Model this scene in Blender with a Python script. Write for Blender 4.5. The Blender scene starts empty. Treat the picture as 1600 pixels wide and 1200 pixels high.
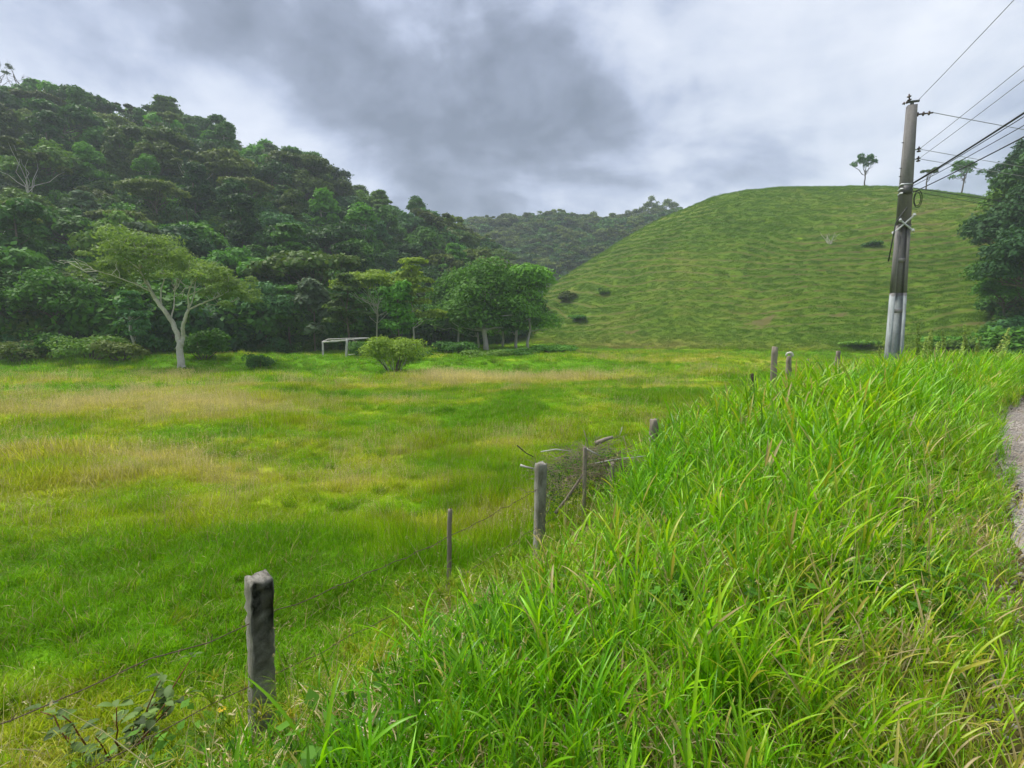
import bpy, math, random
import numpy as np

# ------------------------------------------------------------------ camera, sky, sun, exposure
SC = bpy.context.scene
COL = SC.collection
EYE = 2.8
PITCH = math.radians(5.76)
FPX = 820.0                                   # focal length in pixels of a 1600 px wide frame
camd = bpy.data.cameras.new('camera'); cam = bpy.data.objects.new('camera', camd); COL.objects.link(cam)
cam.location = (0, 0, EYE); cam.rotation_euler = (math.pi / 2 - PITCH, 0, 0)
camd.sensor_width = 36.0; camd.lens = 36.0 * FPX / 1600.0
camd.clip_start = 0.05; camd.clip_end = 5000
SC.camera = cam
SUN_EL, SUN_AZ = math.radians(58), math.radians(-62)     # azimuth from +Y (view direction), negative = left

def nd(nt, typ, **kw):
    n = nt.nodes.new(typ)
    for k, v in kw.items():
        if k in ('ins',):
            for kk, vv in v.items(): n.inputs[kk].default_value = vv
        else: setattr(n, k, v)
    return n
def lk(nt, a, b): nt.links.new(a, b)
def math_(nt, op, a, b=None, c=None, clamp=False):
    n = nt.nodes.new('ShaderNodeMath'); n.operation = op; n.use_clamp = clamp
    for i, v in enumerate((a, b, c)):
        if v is None: continue
        if isinstance(v, (int, float)): n.inputs[i].default_value = v
        else: nt.links.new(v, n.inputs[i])
    return n.outputs[0]
def mixc(nt, f, a, b, blend='MIX'):
    n = nt.nodes.new('ShaderNodeMix'); n.data_type = 'RGBA'; n.blend_type = blend
    for s, v in ((n.inputs[0], f), (n.inputs[6], a), (n.inputs[7], b)):
        if isinstance(v, (int, float)): s.default_value = v
        elif isinstance(v, tuple): s.default_value = (*v[:3], 1)
        else: nt.links.new(v, s)
    return n.outputs[2]
def ramp(nt, f, stops, interp='LINEAR'):
    n = nt.nodes.new('ShaderNodeValToRGB'); n.color_ramp.interpolation = interp
    e = n.color_ramp.elements
    while len(e) < len(stops): e.new(0.5)
    for el, (p, c) in zip(e, stops):
        el.position = p; el.color = (*c[:3], 1) if isinstance(c, tuple) else (c, c, c, 1)
    nt.links.new(f, n.inputs[0]); return n.outputs[0]

W = bpy.data.worlds.new('World'); SC.world = W; W.use_nodes = True
wt = W.node_tree; wt.nodes.clear()
def build_world():
    nt = wt
    out = nd(nt, 'ShaderNodeOutputWorld')
    sky = nd(nt, 'ShaderNodeTexSky'); sky.sky_type = 'NISHITA'; sky.sun_disc = False
    sky.sun_elevation = SUN_EL; sky.sun_rotation = SUN_AZ
    bg1 = nd(nt, 'ShaderNodeBackground'); bg1.inputs[1].default_value = 0.1
    lk(nt, sky.outputs[0], bg1.inputs[0])
    tc = nd(nt, 'ShaderNodeTexCoord')
    sep = nd(nt, 'ShaderNodeSeparateXYZ'); lk(nt, tc.outputs['Generated'], sep.inputs[0])
    X, Y, Z = sep.outputs
    zz = math_(nt, 'ADD', math_(nt, 'MAXIMUM', Z, 0.0), 0.30)
    comb = nd(nt, 'ShaderNodeCombineXYZ')
    lk(nt, math_(nt, 'DIVIDE', X, zz), comb.inputs[0]); lk(nt, math_(nt, 'DIVIDE', Y, zz), comb.inputs[1])
    def noise(vec, scale, detail, rough, dist, off):
        m = nd(nt, 'ShaderNodeMapping'); m.inputs['Location'].default_value = off
        lk(nt, vec, m.inputs[0])
        n = nd(nt, 'ShaderNodeTexNoise'); lk(nt, m.outputs[0], n.inputs['Vector'])
        n.inputs['Scale'].default_value = scale; n.inputs['Detail'].default_value = detail
        n.inputs['Roughness'].default_value = rough; n.inputs['Distortion'].default_value = dist
        return n.outputs[0]
    n1 = noise(comb.outputs[0], 0.9, 6, 0.5, 0.5, (3.1, 1.7, 0))
    n2 = noise(comb.outputs[0], 2.3, 7, 0.56, 0.4, (-2.0, 4.4, 1.3))
    n3 = noise(tc.outputs['Generated'], 4.2, 7, 0.56, 0.25, (0.4, 0.2, 0.9))
    # cloud masses: a heavy one ahead and overhead, brighter layer to the sides and low down
    def mass(d, sharp):
        v = nd(nt, 'ShaderNodeVectorMath'); v.operation = 'DOT_PRODUCT'
        lk(nt, tc.outputs['Generated'], v.inputs[0]); v.inputs[1].default_value = d
        return math_(nt, 'POWER', math_(nt, 'MAXIMUM', v.outputs['Value'], 0.0), sharp)
    def unit(px, py):
        u, v = (px - 800) / FPX, (600 - py) / FPX
        c, s = math.cos(PITCH), math.sin(PITCH)
        w = np.array([u, c + v * s, v * c - s]); return tuple(w / np.linalg.norm(w))
    dark = math_(nt, 'ADD', mass(unit(760, 60), 9), mass(unit(560, 10), 22))
    dark = math_(nt, 'ADD', dark, math_(nt, 'MULTIPLY', mass(unit(1010, 110), 40), 0.35))
    dark = math_(nt, 'ADD', dark, math_(nt, 'MULTIPLY', mass(unit(640, 190), 60), 0.3))
    lightm = math_(nt, 'ADD', math_(nt, 'MULTIPLY', mass(unit(60, 100), 9), 2.0), math_(nt, 'MULTIPLY', mass(unit(1100, 270), 26), 1.5))
    t = math_(nt, 'MULTIPLY', n1, 0.70)
    t = math_(nt, 'ADD', t, math_(nt, 'MULTIPLY', n2, 0.60))
    t = math_(nt, 'ADD', t, math_(nt, 'MULTIPLY', n3, 0.52))
    t = math_(nt, 'ADD', math_(nt, 'MULTIPLY', math_(nt, 'SUBTRACT', t, 0.90), 1.85), 0.615)
    t = math_(nt, 'SUBTRACT', t, math_(nt, 'MULTIPLY', dark, 0.235))
    t = math_(nt, 'ADD', t, math_(nt, 'MULTIPLY', lightm, 0.09))
    t = math_(nt, 'ADD', t, math_(nt, 'MULTIPLY', math_(nt, 'SUBTRACT', 0.34, Z, clamp=True), 0.42))
    colr = ramp(nt, t, [(0.20, (0.080, 0.096, 0.132)), (0.38, (0.128, 0.149, 0.200)), (0.52, (0.205, 0.233, 0.305)),
                        (0.66, (0.290, 0.316, 0.378)), (0.95, (0.395, 0.410, 0.452))])
    bg2 = nd(nt, 'ShaderNodeBackground'); lk(nt, colr, bg2.inputs[0]); bg2.inputs[1].default_value = 0.64
    mx = nd(nt, 'ShaderNodeMixShader'); mx.inputs[0].default_value = 0.97
    lk(nt, bg1.outputs[0], mx.inputs[1]); lk(nt, bg2.outputs[0], mx.inputs[2]); lk(nt, mx.outputs[0], out.inputs[0])
build_world()

sund = bpy.data.lights.new('sun', 'SUN'); sund.energy = 1.5; sund.angle = math.radians(24); sund.color = (1.0, 0.96, 0.88)
sun = bpy.data.objects.new('sun', sund); COL.objects.link(sun)
sun.rotation_euler = (math.pi / 2 - SUN_EL, 0, math.pi - SUN_AZ)
from mathutils import Vector
_sd = Vector((math.sin(SUN_AZ) * math.cos(SUN_EL), math.cos(SUN_AZ) * math.cos(SUN_EL), math.sin(SUN_EL)))
sun.rotation_euler = _sd.to_track_quat('Z', 'Y').to_euler()

SC.view_settings.view_transform = 'Standard'; SC.view_settings.look = 'None'
SC.view_settings.exposure = 1.85; SC.view_settings.gamma = 1.0; SC.view_settings.use_curve_mapping = False
cy = SC.cycles
cy.max_bounces = 6; cy.diffuse_bounces = 4; cy.glossy_bounces = 1; cy.transmission_bounces = 4
cy.transparent_max_bounces = 4; cy.volume_bounces = 1; cy.caustics_reflective = False; cy.caustics_refractive = False
cy.use_denoising = True; cy.use_adaptive_sampling = True; cy.adaptive_threshold = 0.02
cy.sample_clamp_indirect = 4.0

# ------------------------------------------------------------------ numeric helpers
RNG = np.random.default_rng(7)
def _hash(ix, iy, seed):
    h = (ix.astype(np.int64) * 374761393 + iy.astype(np.int64) * 668265263 + seed * 2147483647) & 0xFFFFFFFF
    h = ((h ^ (h >> 13)) * 1274126177) & 0xFFFFFFFF
    h = (h ^ (h >> 16)) & 0xFFFFFFFF
    return h / 4294967295.0
def vnoise(x, y, seed=0):
    x = np.asarray(x, float); y = np.asarray(y, float)
    ix, iy = np.floor(x), np.floor(y); fx, fy = x - ix, y - iy
    fx = fx * fx * fx * (fx * (fx * 6 - 15) + 10); fy = fy * fy * fy * (fy * (fy * 6 - 15) + 10)
    a, b = _hash(ix, iy, seed), _hash(ix + 1, iy, seed)
    c, d = _hash(ix, iy + 1, seed), _hash(ix + 1, iy + 1, seed)
    return (a * (1 - fx) + b * fx) * (1 - fy) + (c * (1 - fx) + d * fx) * fy
def fbm(x, y, seed=0, octv=4, gain=0.5):           # about -1..1
    s = 0; amp = 1; tot = 0; x = np.asarray(x, float); y = np.asarray(y, float)
    for k in range(octv):
        ca, sa = math.cos(k * 1.1), math.sin(k * 1.1)
        s = s + amp * (vnoise((x * ca - y * sa) * 2 ** k, (x * sa + y * ca) * 2 ** k, seed + k * 17) * 2 - 1)
        tot += amp; amp *= gain
    return s / tot * 1.5
def sstep(a, b, x):
    t = np.clip((x - a) / (b - a), 0, 1); return t * t * (3 - 2 * t)
def ray(px, py):
    u, v = (px - 800) / FPX, (600 - py) / FPX
    c, s = math.cos(PITCH), math.sin(PITCH)
    return np.array([u, c + v * s, v * c - s])
def az_of(px): d = ray(px, 517.0); return math.atan2(d[0], d[1])
def tan_of(px, py): d = ray(px, py); return d[2] / math.hypot(d[0], d[1])
def project(x, y, z):
    c, s = math.cos(PITCH), math.sin(PITCH); dz = z - EYE
    depth = y * c - dz * s; up = y * s + dz * c
    return 800 + FPX * x / depth, 600 - FPX * up / depth

# ------------------------------------------------------------------ terrain
class Hill:
    def __init__(s, sil, foot, ridge, treeh, lo, hi):
        s.az = np.array([az_of(p[0]) for p in sil]); s.tan = np.array([tan_of(*p) for p in sil])
        s.fa = np.array([az_of(p[0]) for p in foot]); s.fr = np.array([p[1] for p in foot])
        s.ra = np.array([az_of(p[0]) for p in ridge]); s.rr = np.array([p[1] for p in ridge])
        s.tab = np.radians(np.arange(-60, 60.01, 0.25)); s.lo, s.hi = lo, hi
        T = np.linspace(0.03, 1.0, 60)[None, :]
        rf = np.interp(s.tab, s.fa, s.fr)[:, None]; rr = np.interp(s.tab, s.ra, s.rr)[:, None]
        R = rf + (rr - rf) * T; tg = np.interp(s.tab, s.az, s.tan)[:, None]
        A = np.min(np.maximum(tg * R + EYE - treeh, 0.0) / np.maximum(s.P(T), 1e-3), axis=1)
        A[(tg[:, 0] * rr[:, 0] + EYE - treeh) < 0.05] = 0
        k = np.ones(9) / 9; s.A = np.convolve(np.pad(A, 4, mode='edge'), k, mode='valid')
    def P(s, t):
        t1 = np.clip(t, 0, 1)
        p = 0.5 * (t1 * t1 * (3 - 2 * t1)) + 0.5 * np.sin(t1 * math.pi / 2)
        return np.where(t > 1, 1 - 0.35 * sstep(1, 3.2, t), p)
    def h(s, az, R):
        azc = np.clip(az, -math.pi / 3, math.pi / 3)
        rf = np.interp(azc, s.fa, s.fr); rr = np.interp(azc, s.ra, s.rr)
        A = np.interp(azc, s.tab, s.A) * (1 - sstep(math.radians(60), math.radians(115), np.abs(az)))
        return A * s.P((R - rf) / (rr - rf))
GR_SIL = [(-400, 560), (790, 560), (800, 518), (830, 486), (850, 462), (870, 443), (900, 423), (950, 388), (1000, 359), (1050, 336),
          (1080, 323), (1110, 311), (1150, 302), (1200, 297), (1300, 295), (1400, 297), (1500, 306), (1560, 319), (1620, 340), (2000, 400)]
grass_hill = Hill(GR_SIL, [(-400, 82), (800, 82), (900, 78), (1100, 75), (1300, 72), (1600, 68), (2600, 68)],
                  [(-400, 130), (860, 132), (1000, 145), (1100, 152), (1300, 162), (1600, 166), (2600, 166)], 0.0, 0, 0)
FO_SIL = [(-900, 250), (-300, 160), (0, 135), (60, 138), (100, 146), (150, 160), (210, 168), (260, 168), (300, 176), (350, 190), (400, 208), (440, 225),
          (480, 245), (520, 268), (560, 288), (600, 303), (640, 322), (680, 341), (720, 356), (760, 385), (800, 440), (830, 520), (860, 560), (2600, 560)]
forest_hill = Hill(FO_SIL, [(-900, 80), (0, 64), (200, 60), (400, 60), (600, 68), (750, 84), (830, 96), (2600, 96)],
                   [(-900, 200), (0, 205), (300, 175), (500, 155), (700, 145), (830, 140), (2600, 140)], 9.2, 0, 0)
FA_SIL = [(-900, 430), (400, 400), (600, 365), (720, 352), (780, 346), (830, 339), (880, 336), (930, 345), (960, 345), (1000, 338), (1060, 333), (1200, 350),
          (1500, 430), (2600, 430)]
far_hill = Hill(FA_SIL, [(-900, 170), (2600, 170)], [(-900, 290), (2600, 290)], 8.0, 0, 0)
ROADZ = 1.25
def ca_coords(x, y):
    return -x * 0.75 + y * 0.66, x * 0.66 + y * 0.75     # across (field side +), along
def road_bend(a): return 0.022 * np.clip(np.asarray(a, float) - 10, 0, 60) ** 1.9
def base_h(x, y):
    c, a = ca_coords(x, y)
    sa = sstep(3, 9, a); t = np.clip((c - (0.3 + 0.4 * sa)) / (4.2 + 1.5 * sa), 0, 1)
    left = 1 - t * t * (3 - 2 * t); right = 0.45 + 0.55 * sstep(-9.5, -5.6, c + road_bend(a))
    fade = 1 - 0.75 * sstep(24, 52, a)
    z = ROADZ * np.where(c > 0, left, right) * fade
    rough = sstep(0.0, 2.5, c) + sstep(5.8, 8.0, -c - road_bend(a))
    z = z + rough * (0.16 * fbm(x / 7, y / 7, 3, 3) + 0.10 * fbm(x / 1.6, y / 1.2, 9, 3))
    bank = sstep(38.5, 42.0, y + 0.05 * x + 1.0 * fbm(x / 11, 0 * x, 21, 2))
    ditch = np.exp(-((y + 0.05 * x - 37.5 + 1.0 * fbm(x / 11, 0 * x, 21, 2)) / 1.0) ** 2)
    bm = sstep(-1, 3, 9 - x)
    return z + bm * (0.5 * bank - 0.28 * ditch)
def terr_phase(h, x, y):
    return h / 1.45 + 1.9 * fbm(x / 30, y / 30, 40, 3) + 0.12 * fbm(x / 7, y / 7, 44, 2)
def height(x, y, terr=True):
    x = np.asarray(x, float); y = np.asarray(y, float)
    az = np.arctan2(x, y); R = np.hypot(x, y)
    g = grass_hill.h(az, R)
    if terr:
        ph = terr_phase(g, x, y); fr = ph - np.floor(ph)
        tr = (fr * fr * (3 - 2 * fr) - fr)
        amp = 0.85 * (0.62 + 0.9 * fbm(x / 18, y / 18, 60, 3)).clip(0.0, 1.3) * (1 - 0.4 * sstep(16, 34, g)) * sstep(0.8, 4, g) * (1 - 0.35 * sstep(20, 45, g))
        g = g + amp * tr * 1.1 + (0.25 * fbm(x / 9, y / 9, 70, 3) + 0.5 * fbm(x / 26, y / 26, 75, 3)) * sstep(0.5, 5, g) + 0.05 * fbm(x / 1.7, y / 1.7, 72, 2) * sstep(0.3, 3, g)
    f = forest_hill.h(az, R); fa = far_hill.h(az, R)
    return base_h(x, y) + np.maximum(np.maximum(g, f), fa)
def on_ground(px, py, r0=3.0, r1=400.0):
    """the point of the terrain that the photograph shows at a pixel (used once, to read positions off the photo)"""
    d = ray(px, py); r = np.geomspace(r0, r1, 4000)
    zz = EYE + d[2] * r; h = height(d[0] * r, d[1] * r)
    k = np.nonzero(h >= zz)[0]; k = k[0] if len(k) else len(r) - 1
    return float(d[0] * r[k]), float(d[1] * r[k]), float(h[k])
def dryness(x, y):
    """0 lush green .. 1 straw coloured, by place"""
    x = np.asarray(x, float); y = np.asarray(y, float)
    d = 0.24 + 0.42 * fbm(x / 7.0, y / 2.6, 101, 4) + 0.34 * fbm(x / 1.5, y / 0.9, 120, 4)
    def blob(cx, cy, sx, sy, w): return w * np.exp(-((x - cx) / sx) ** 2 - ((y - cy) / sy) ** 2)
    d = d + blob(-14, 15, 9, 6.5, 0.36) + blob(-9, 10.5, 6, 1.6, 0.15) + blob(-1.5, 31, 6, 2.2, 0.75) + blob(-19, 21, 12, 3, 0.30) + blob(12, 50, 14, 9, 0.25)
    d = d + blob(-8, 24, 14, 5, 0.12)
    d = d - blob(-2.5, 6.6, 2.6, 1.8, 0.35) - blob(-6, 4.6, 3, 1.3, 0.15) - blob(0, 12, 4, 3, 0.15) - blob(-20, 42, 24, 5.5, 0.55) - blob(3, 62, 30, 12, 0.2)
    return np.clip(d, 0, 1)

def set_attr(me, name, typ, dom, data):
    a = me.attributes.new(name, typ, dom)
    a.data.foreach_set('vector' if typ == 'FLOAT_VECTOR' else 'value', np.asarray(data).ravel())
def mesh_from(name, V, F, mats=(), smooth=False, attrs=None, mi=None):
    me = bpy.data.meshes.new(name)
    V = np.asarray(V, np.float32)
    if isinstance(F, np.ndarray):
        n, k = F.shape
        me.vertices.add(len(V)); me.vertices.foreach_set('co', V.ravel())
        me.loops.add(n * k); me.loops.foreach_set('vertex_index', F.ravel().astype(np.int32))
        me.polygons.add(n); me.polygons.foreach_set('loop_start', np.arange(0, n * k, k, dtype=np.int32))
        me.polygons.foreach_set('loop_total', np.full(n, k, np.int32))
        me.update(calc_edges=True)
    else:
        me.from_pydata(V.tolist(), [], F); me.update()
    for m in mats: me.materials.append(m)
    if mi is not None: me.polygons.foreach_set('material_index', np.asarray(mi, np.int32))
    if smooth: me.polygons.foreach_set('use_smooth', np.ones(len(me.polygons), bool))
    for k, v in (attrs or {}).items(): set_attr(me, k, 'FLOAT', 'POINT', v)
    return me
def tag(o, label=None, cat=None, group=None, kind=None):
    if label: o['label'] = label
    if cat: o['category'] = cat
    if group: o['group'] = group
    if kind: o['kind'] = kind
    return o
def link(name, me, parent=None, loc=None):
    o = bpy.data.objects.new(name, me); COL.objects.link(o)
    if parent is not None: o.parent = parent
    if loc is not None: o.location = loc
    return o
def empty(name, loc, rz=0.0, **t):
    o = bpy.data.objects.new(name, None); COL.objects.link(o); o.empty_display_size = 0.2
    o.location = loc; o.rotation_euler = (0, 0, rz); return tag(o, **t)

# ------------------------------------------------------------------ materials
def new_mat(name):
    m = bpy.data.materials.new(name); m.use_nodes = True; m.node_tree.nodes.clear()
    return m, m.node_tree, nd(m.node_tree, 'ShaderNodeOutputMaterial')
def tex_noise(nt, scale, detail=4, rough=0.55, coord='Position', dist=0.0, sc=(1, 1, 1)):
    if coord == 'Position': v = nd(nt, 'ShaderNodeNewGeometry').outputs['Position']
    else: v = nd(nt, 'ShaderNodeTexCoord').outputs[coord]
    mp = nd(nt, 'ShaderNodeMapping'); mp.inputs['Scale'].default_value = sc; lk(nt, v, mp.inputs[0])
    n = nd(nt, 'ShaderNodeTexNoise'); lk(nt, mp.outputs[0], n.inputs['Vector'])
    n.inputs['Scale'].default_value = scale; n.inputs['Detail'].default_value = detail
    n.inputs['Roughness'].default_value = rough; n.inputs['Distortion'].default_value = dist
    return n.outputs[0]
def attr(nt, name, typ='GEOMETRY'):
    n = nd(nt, 'ShaderNodeAttribute'); n.attribute_name = name; n.attribute_type = typ; return n.outputs['Fac']
def leaf_shader(nt, out, col, trans=0.35, rough=0.5, spec=0.25, transcol=None):
    p = nd(nt, 'ShaderNodeBsdfPrincipled'); p.inputs['Roughness'].default_value = rough
    p.inputs['Specular IOR Level'].default_value = spec
    t = nd(nt, 'ShaderNodeBsdfTranslucent'); m = nd(nt, 'ShaderNodeMixShader'); m.inputs[0].default_value = trans
    lk(nt, col, p.inputs['Base Color'])
    tc = mixc(nt, 1.0, col, transcol or (1.0, 1.0, 0.55), 'MULTIPLY')
    lk(nt, tc, t.inputs[0]); lk(nt, p.outputs[0], m.inputs[1]); lk(nt, t.outputs[0], m.inputs[2]); lk(nt, m.outputs[0], out.inputs[0])
def foliage_mat(name, dark, light, yellow=None, trans=0.3, spec=0.16, rough=0.6):
    m, nt, out = new_mat(name)
    oi = nd(nt, 'ShaderNodeObjectInfo').outputs['Random']; r = attr(nt, 'rnd')
    f = math_(nt, 'ADD', math_(nt, 'MULTIPLY', oi, 0.55), math_(nt, 'MULTIPLY', r, 0.5))
    c = mixc(nt, f, dark, light)
    vv = math_(nt, 'ADD', 0.62, math_(nt, 'MULTIPLY', math_(nt, 'FRACT', math_(nt, 'MULTIPLY', oi, 3.77)), 0.85))
    hs = nd(nt, 'ShaderNodeHueSaturation'); lk(nt, c, hs.inputs['Color']); lk(nt, vv, hs.inputs['Value']); c = hs.outputs[0]
    if yellow:
        o2 = math_(nt, 'FRACT', math_(nt, 'MULTIPLY', oi, 7.31))
        y = math_(nt, 'MULTIPLY', math_(nt, 'GREATER_THAN', o2, 0.72), math_(nt, 'ADD', 0.25, math_(nt, 'MULTIPLY', r, 0.5)))
        c = mixc(nt, y, c, yellow)
    leaf_shader(nt, out, c, trans, rough, spec); return m
# grasses read how dry they are from the place they grow on
DRY_STOPS = [(0.0, (0.125, 0.300, 0.004)), (0.25, (0.215, 0.375, 0.006)), (0.5, (0.320, 0.405, 0.014)), (0.75, (0.440, 0.440, 0.055)), (1.0, (0.60, 0.54, 0.19))]
def grass_mat(name, stops, gain=1.0, trans=0.4, spec=0.10, rnd_amt=0.30, rough=0.5):
    m, nt, out = new_mat(name)
    d = attr(nt, 'dry', 'INSTANCER'); r = attr(nt, 'rnd')
    oi = nd(nt, 'ShaderNodeObjectInfo').outputs['Random']
    f = math_(nt, 'ADD', d, math_(nt, 'MULTIPLY', math_(nt, 'SUBTRACT', r, 0.5), rnd_amt))
    f = math_(nt, 'ADD', f, math_(nt, 'MULTIPLY', math_(nt, 'SUBTRACT', oi, 0.5), 0.12), clamp=True)
    c = ramp(nt, f, stops)
    gain = math_(nt, 'MULTIPLY', gain, math_(nt, 'ADD', 0.72, math_(nt, 'MULTIPLY', math_(nt, 'FRACT', math_(nt, 'MULTIPLY', oi, 5.3)), 0.5)))
    v = math_(nt, 'MULTIPLY', math_(nt, 'ADD', 0.75, math_(nt, 'MULTIPLY', math_(nt, 'FRACT', math_(nt, 'MULTIPLY', r, 13.7)), 0.5)), gain)
    hsv = nd(nt, 'ShaderNodeHueSaturation'); lk(nt, v, hsv.inputs['Value']); lk(nt, c, hsv.inputs['Color'])
    leaf_shader(nt, out, hsv.outputs[0], trans, rough, spec); return m
M = {}
M['field_grass'] = grass_mat('field_grass_blades', DRY_STOPS, 1.14, 0.46)
M['hill_grass'] = grass_mat('hill_grass_blades', [(0, (0.080, 0.165, 0.010)), (0.35, (0.120, 0.245, 0.020)), (0.7, (0.175, 0.262, 0.036)), (1, (0.27, 0.24, 0.075))])
M['verge_grass'] = grass_mat('tall_grass_leaves', [(0, (0.125, 0.370, 0.006)), (0.45, (0.245, 0.520, 0.006)), (0.72, (0.350, 0.520, 0.012)), (0.86, (0.50, 0.46, 0.07)), (1, (0.60, 0.48, 0.24))],
                             trans=0.5, spec=0.40, rnd_amt=0.62, rough=0.36)
M['sedge'] = grass_mat('sedge_leaves', [(0, (0.12, 0.25, 0.008)), (0.7, (0.24, 0.33, 0.015)), (0.9, (0.33, 0.30, 0.03)), (1, (0.42, 0.27, 0.05))], trans=0.4, rnd_amt=0.5)
M['dead_blades'] = grass_mat('dead_grass', [(0, (0.36, 0.29, 0.11)), (1, (0.64, 0.56, 0.33))], trans=0.3, rnd_amt=0.9)

def ground_mat(name, stops, soil, gain=1.0, soil_lo=0.62, soil_hi=0.75):
    m, nt, out = new_mat(name)
    d = attr(nt, 'dry')
    n = tex_noise(nt, 3.0, 6, 0.65); n2 = tex_noise(nt, 22.0, 4, 0.7)
    f = math_(nt, 'ADD', d, math_(nt, 'MULTIPLY', math_(nt, 'SUBTRACT', n, 0.5), 0.35), clamp=True)
    c = ramp(nt, f, stops)
    v = math_(nt, 'MULTIPLY', math_(nt, 'ADD', 0.6, math_(nt, 'MULTIPLY', n2, 0.8)), gain)
    hsv = nd(nt, 'ShaderNodeHueSaturation'); lk(nt, v, hsv.inputs['Value']); lk(nt, c, hsv.inputs['Color'])
    s = ramp(nt, tex_noise(nt, 0.9, 5, 0.6), [(soil_lo, 0.0), (soil_hi, 1.0)])
    sa = math_(nt, 'MAXIMUM', math_(nt, 'MULTIPLY', s, 0.5), attr(nt, 'bare'))
    c2 = mixc(nt, sa, hsv.outputs[0], soil)
    p = nd(nt, 'ShaderNodeBsdfPrincipled'); p.inputs['Roughness'].default_value = 0.95; p.inputs['Specular IOR Level'].default_value = 0.1
    lk(nt, c2, p.inputs['Base Color'])
    b = nd(nt, 'ShaderNodeBump'); b.inputs['Strength'].default_value = 0.6; b.inputs['Distance'].default_value = 0.05
    lk(nt, tex_noise(nt, 14, 5, 0.7), b.inputs['Height']); lk(nt, b.outputs[0], p.inputs['Normal'])
    lk(nt, p.outputs[0], out.inputs[0]); return m
M['field'] = ground_mat('pasture_turf', DRY_STOPS, (0.10, 0.07, 0.035), 0.85)
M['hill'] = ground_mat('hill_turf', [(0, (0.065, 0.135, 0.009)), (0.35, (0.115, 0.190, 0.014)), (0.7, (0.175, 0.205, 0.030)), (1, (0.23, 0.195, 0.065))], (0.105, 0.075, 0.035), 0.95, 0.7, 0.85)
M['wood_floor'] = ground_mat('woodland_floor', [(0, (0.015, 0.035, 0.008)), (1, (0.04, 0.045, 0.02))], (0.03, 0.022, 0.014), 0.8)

def simple_mat(name, col, rough=0.7, spec=0.3, noise=None, bump=None, metallic=0.0, coord='Object'):
    m, nt, out = new_mat(name)
    p = nd(nt, 'ShaderNodeBsdfPrincipled'); p.inputs['Roughness'].default_value = rough
    p.inputs['Specular IOR Level'].default_value = spec; p.inputs['Metallic'].default_value = metallic
    if noise:
        sc, col2, lo, hi, stretch = noise
        f = ramp(nt, tex_noise(nt, sc, 6, 0.62, coord, 0.2, stretch), [(lo, 0.0), (hi, 1.0)])
        f2 = tex_noise(nt, sc * 7, 4, 0.7, coord)
        c = mixc(nt, f, col, col2)
        hsv = nd(nt, 'ShaderNodeHueSaturation'); lk(nt, c, hsv.inputs['Color'])
        lk(nt, math_(nt, 'ADD', 0.7, math_(nt, 'MULTIPLY', f2, 0.6)), hsv.inputs['Value'])
        lk(nt, hsv.outputs[0], p.inputs['Base Color'])
    else: p.inputs['Base Color'].default_value = (*col, 1)
    if bump:
        b = nd(nt, 'ShaderNodeBump'); b.inputs['Strength'].default_value = bump[1]; b.inputs['Distance'].default_value = bump[2]
        lk(nt, tex_noise(nt, bump[0], 6, 0.7, coord, 0, noise[4] if noise else (1, 1, 1)), b.inputs['Height']); lk(nt, b.outputs[0], p.inputs['Normal'])
    lk(nt, p.outputs[0], out.inputs[0]); return m
def pole_foot(zp):
    m, nt, out = new_mat('worn_painted_concrete')
    tc = nd(nt, 'ShaderNodeTexCoord'); sp = nd(nt, 'ShaderNodeSeparateXYZ'); lk(nt, tc.outputs['Object'], sp.inputs[0])
    n = tex_noise(nt, 5.0, 6, .65, 'Object', .3, (1, 1, .3)); n2 = tex_noise(nt, 45, 4, .7, 'Object')
    conc = mixc(nt, ramp(nt, n, [(.4, 0.0), (.7, 1.0)]), (0.21, 0.20, 0.20), (0.10, 0.095, 0.09))
    paint = mixc(nt, ramp(nt, n, [(.42, 0.0), (.68, 1.0)]), (0.33, 0.36, 0.375), (0.17, 0.19, 0.185))
    e = math_(nt, 'SUBTRACT', math_(nt, 'ADD', sp.outputs[2], math_(nt, 'MULTIPLY', math_(nt, 'SUBTRACT', n, .5), .35)), zp - .10)
    f = math_(nt, 'MULTIPLY', e, 28.0, clamp=True)
    f = math_(nt, 'MAXIMUM', f, math_(nt, 'MULTIPLY', ramp(nt, n2, [(.55, 0.0), (.68, 1.0)]), .55))
    low = math_(nt, 'SUBTRACT', 1.0, math_(nt, 'MULTIPLY', math_(nt, 'SUBTRACT', sp.outputs[2], .5), .8), clamp=True)
    f = math_(nt, 'MAXIMUM', f, math_(nt, 'MULTIPLY', low, math_(nt, 'MULTIPLY', ramp(nt, n, [(.35, 0.0), (.6, 1.0)]), .7)))
    p = nd(nt, 'ShaderNodeBsdfPrincipled'); p.inputs['Roughness'].default_value = .85; lk(nt, mixc(nt, f, paint, conc), p.inputs['Base Color']); lk(nt, p.outputs[0], out.inputs[0]); return m
M['bark'] = simple_mat('grey_bark', (0.15, 0.125, 0.095), 0.9, 0.1, (1.2, (0.06, 0.05, 0.035), 0.4, 0.7, (1, 1, 0.4)), (9, 0.5, 0.03))
M['pale_bark'] = simple_mat('pale_bark', (0.50, 0.47, 0.41), 0.85, 0.15, (1.1, (0.20, 0.16, 0.12), 0.5, 0.78, (1, 1, 0.35)), (8, 0.4, 0.03))
M['concrete'] = simple_mat('lichened_concrete', (0.32, 0.305, 0.27), 0.9, 0.2, (9, (0.13, 0.12, 0.095), 0.38, 0.62, (1, 1, 0.35)), (60, 0.55, 0.006))
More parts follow.
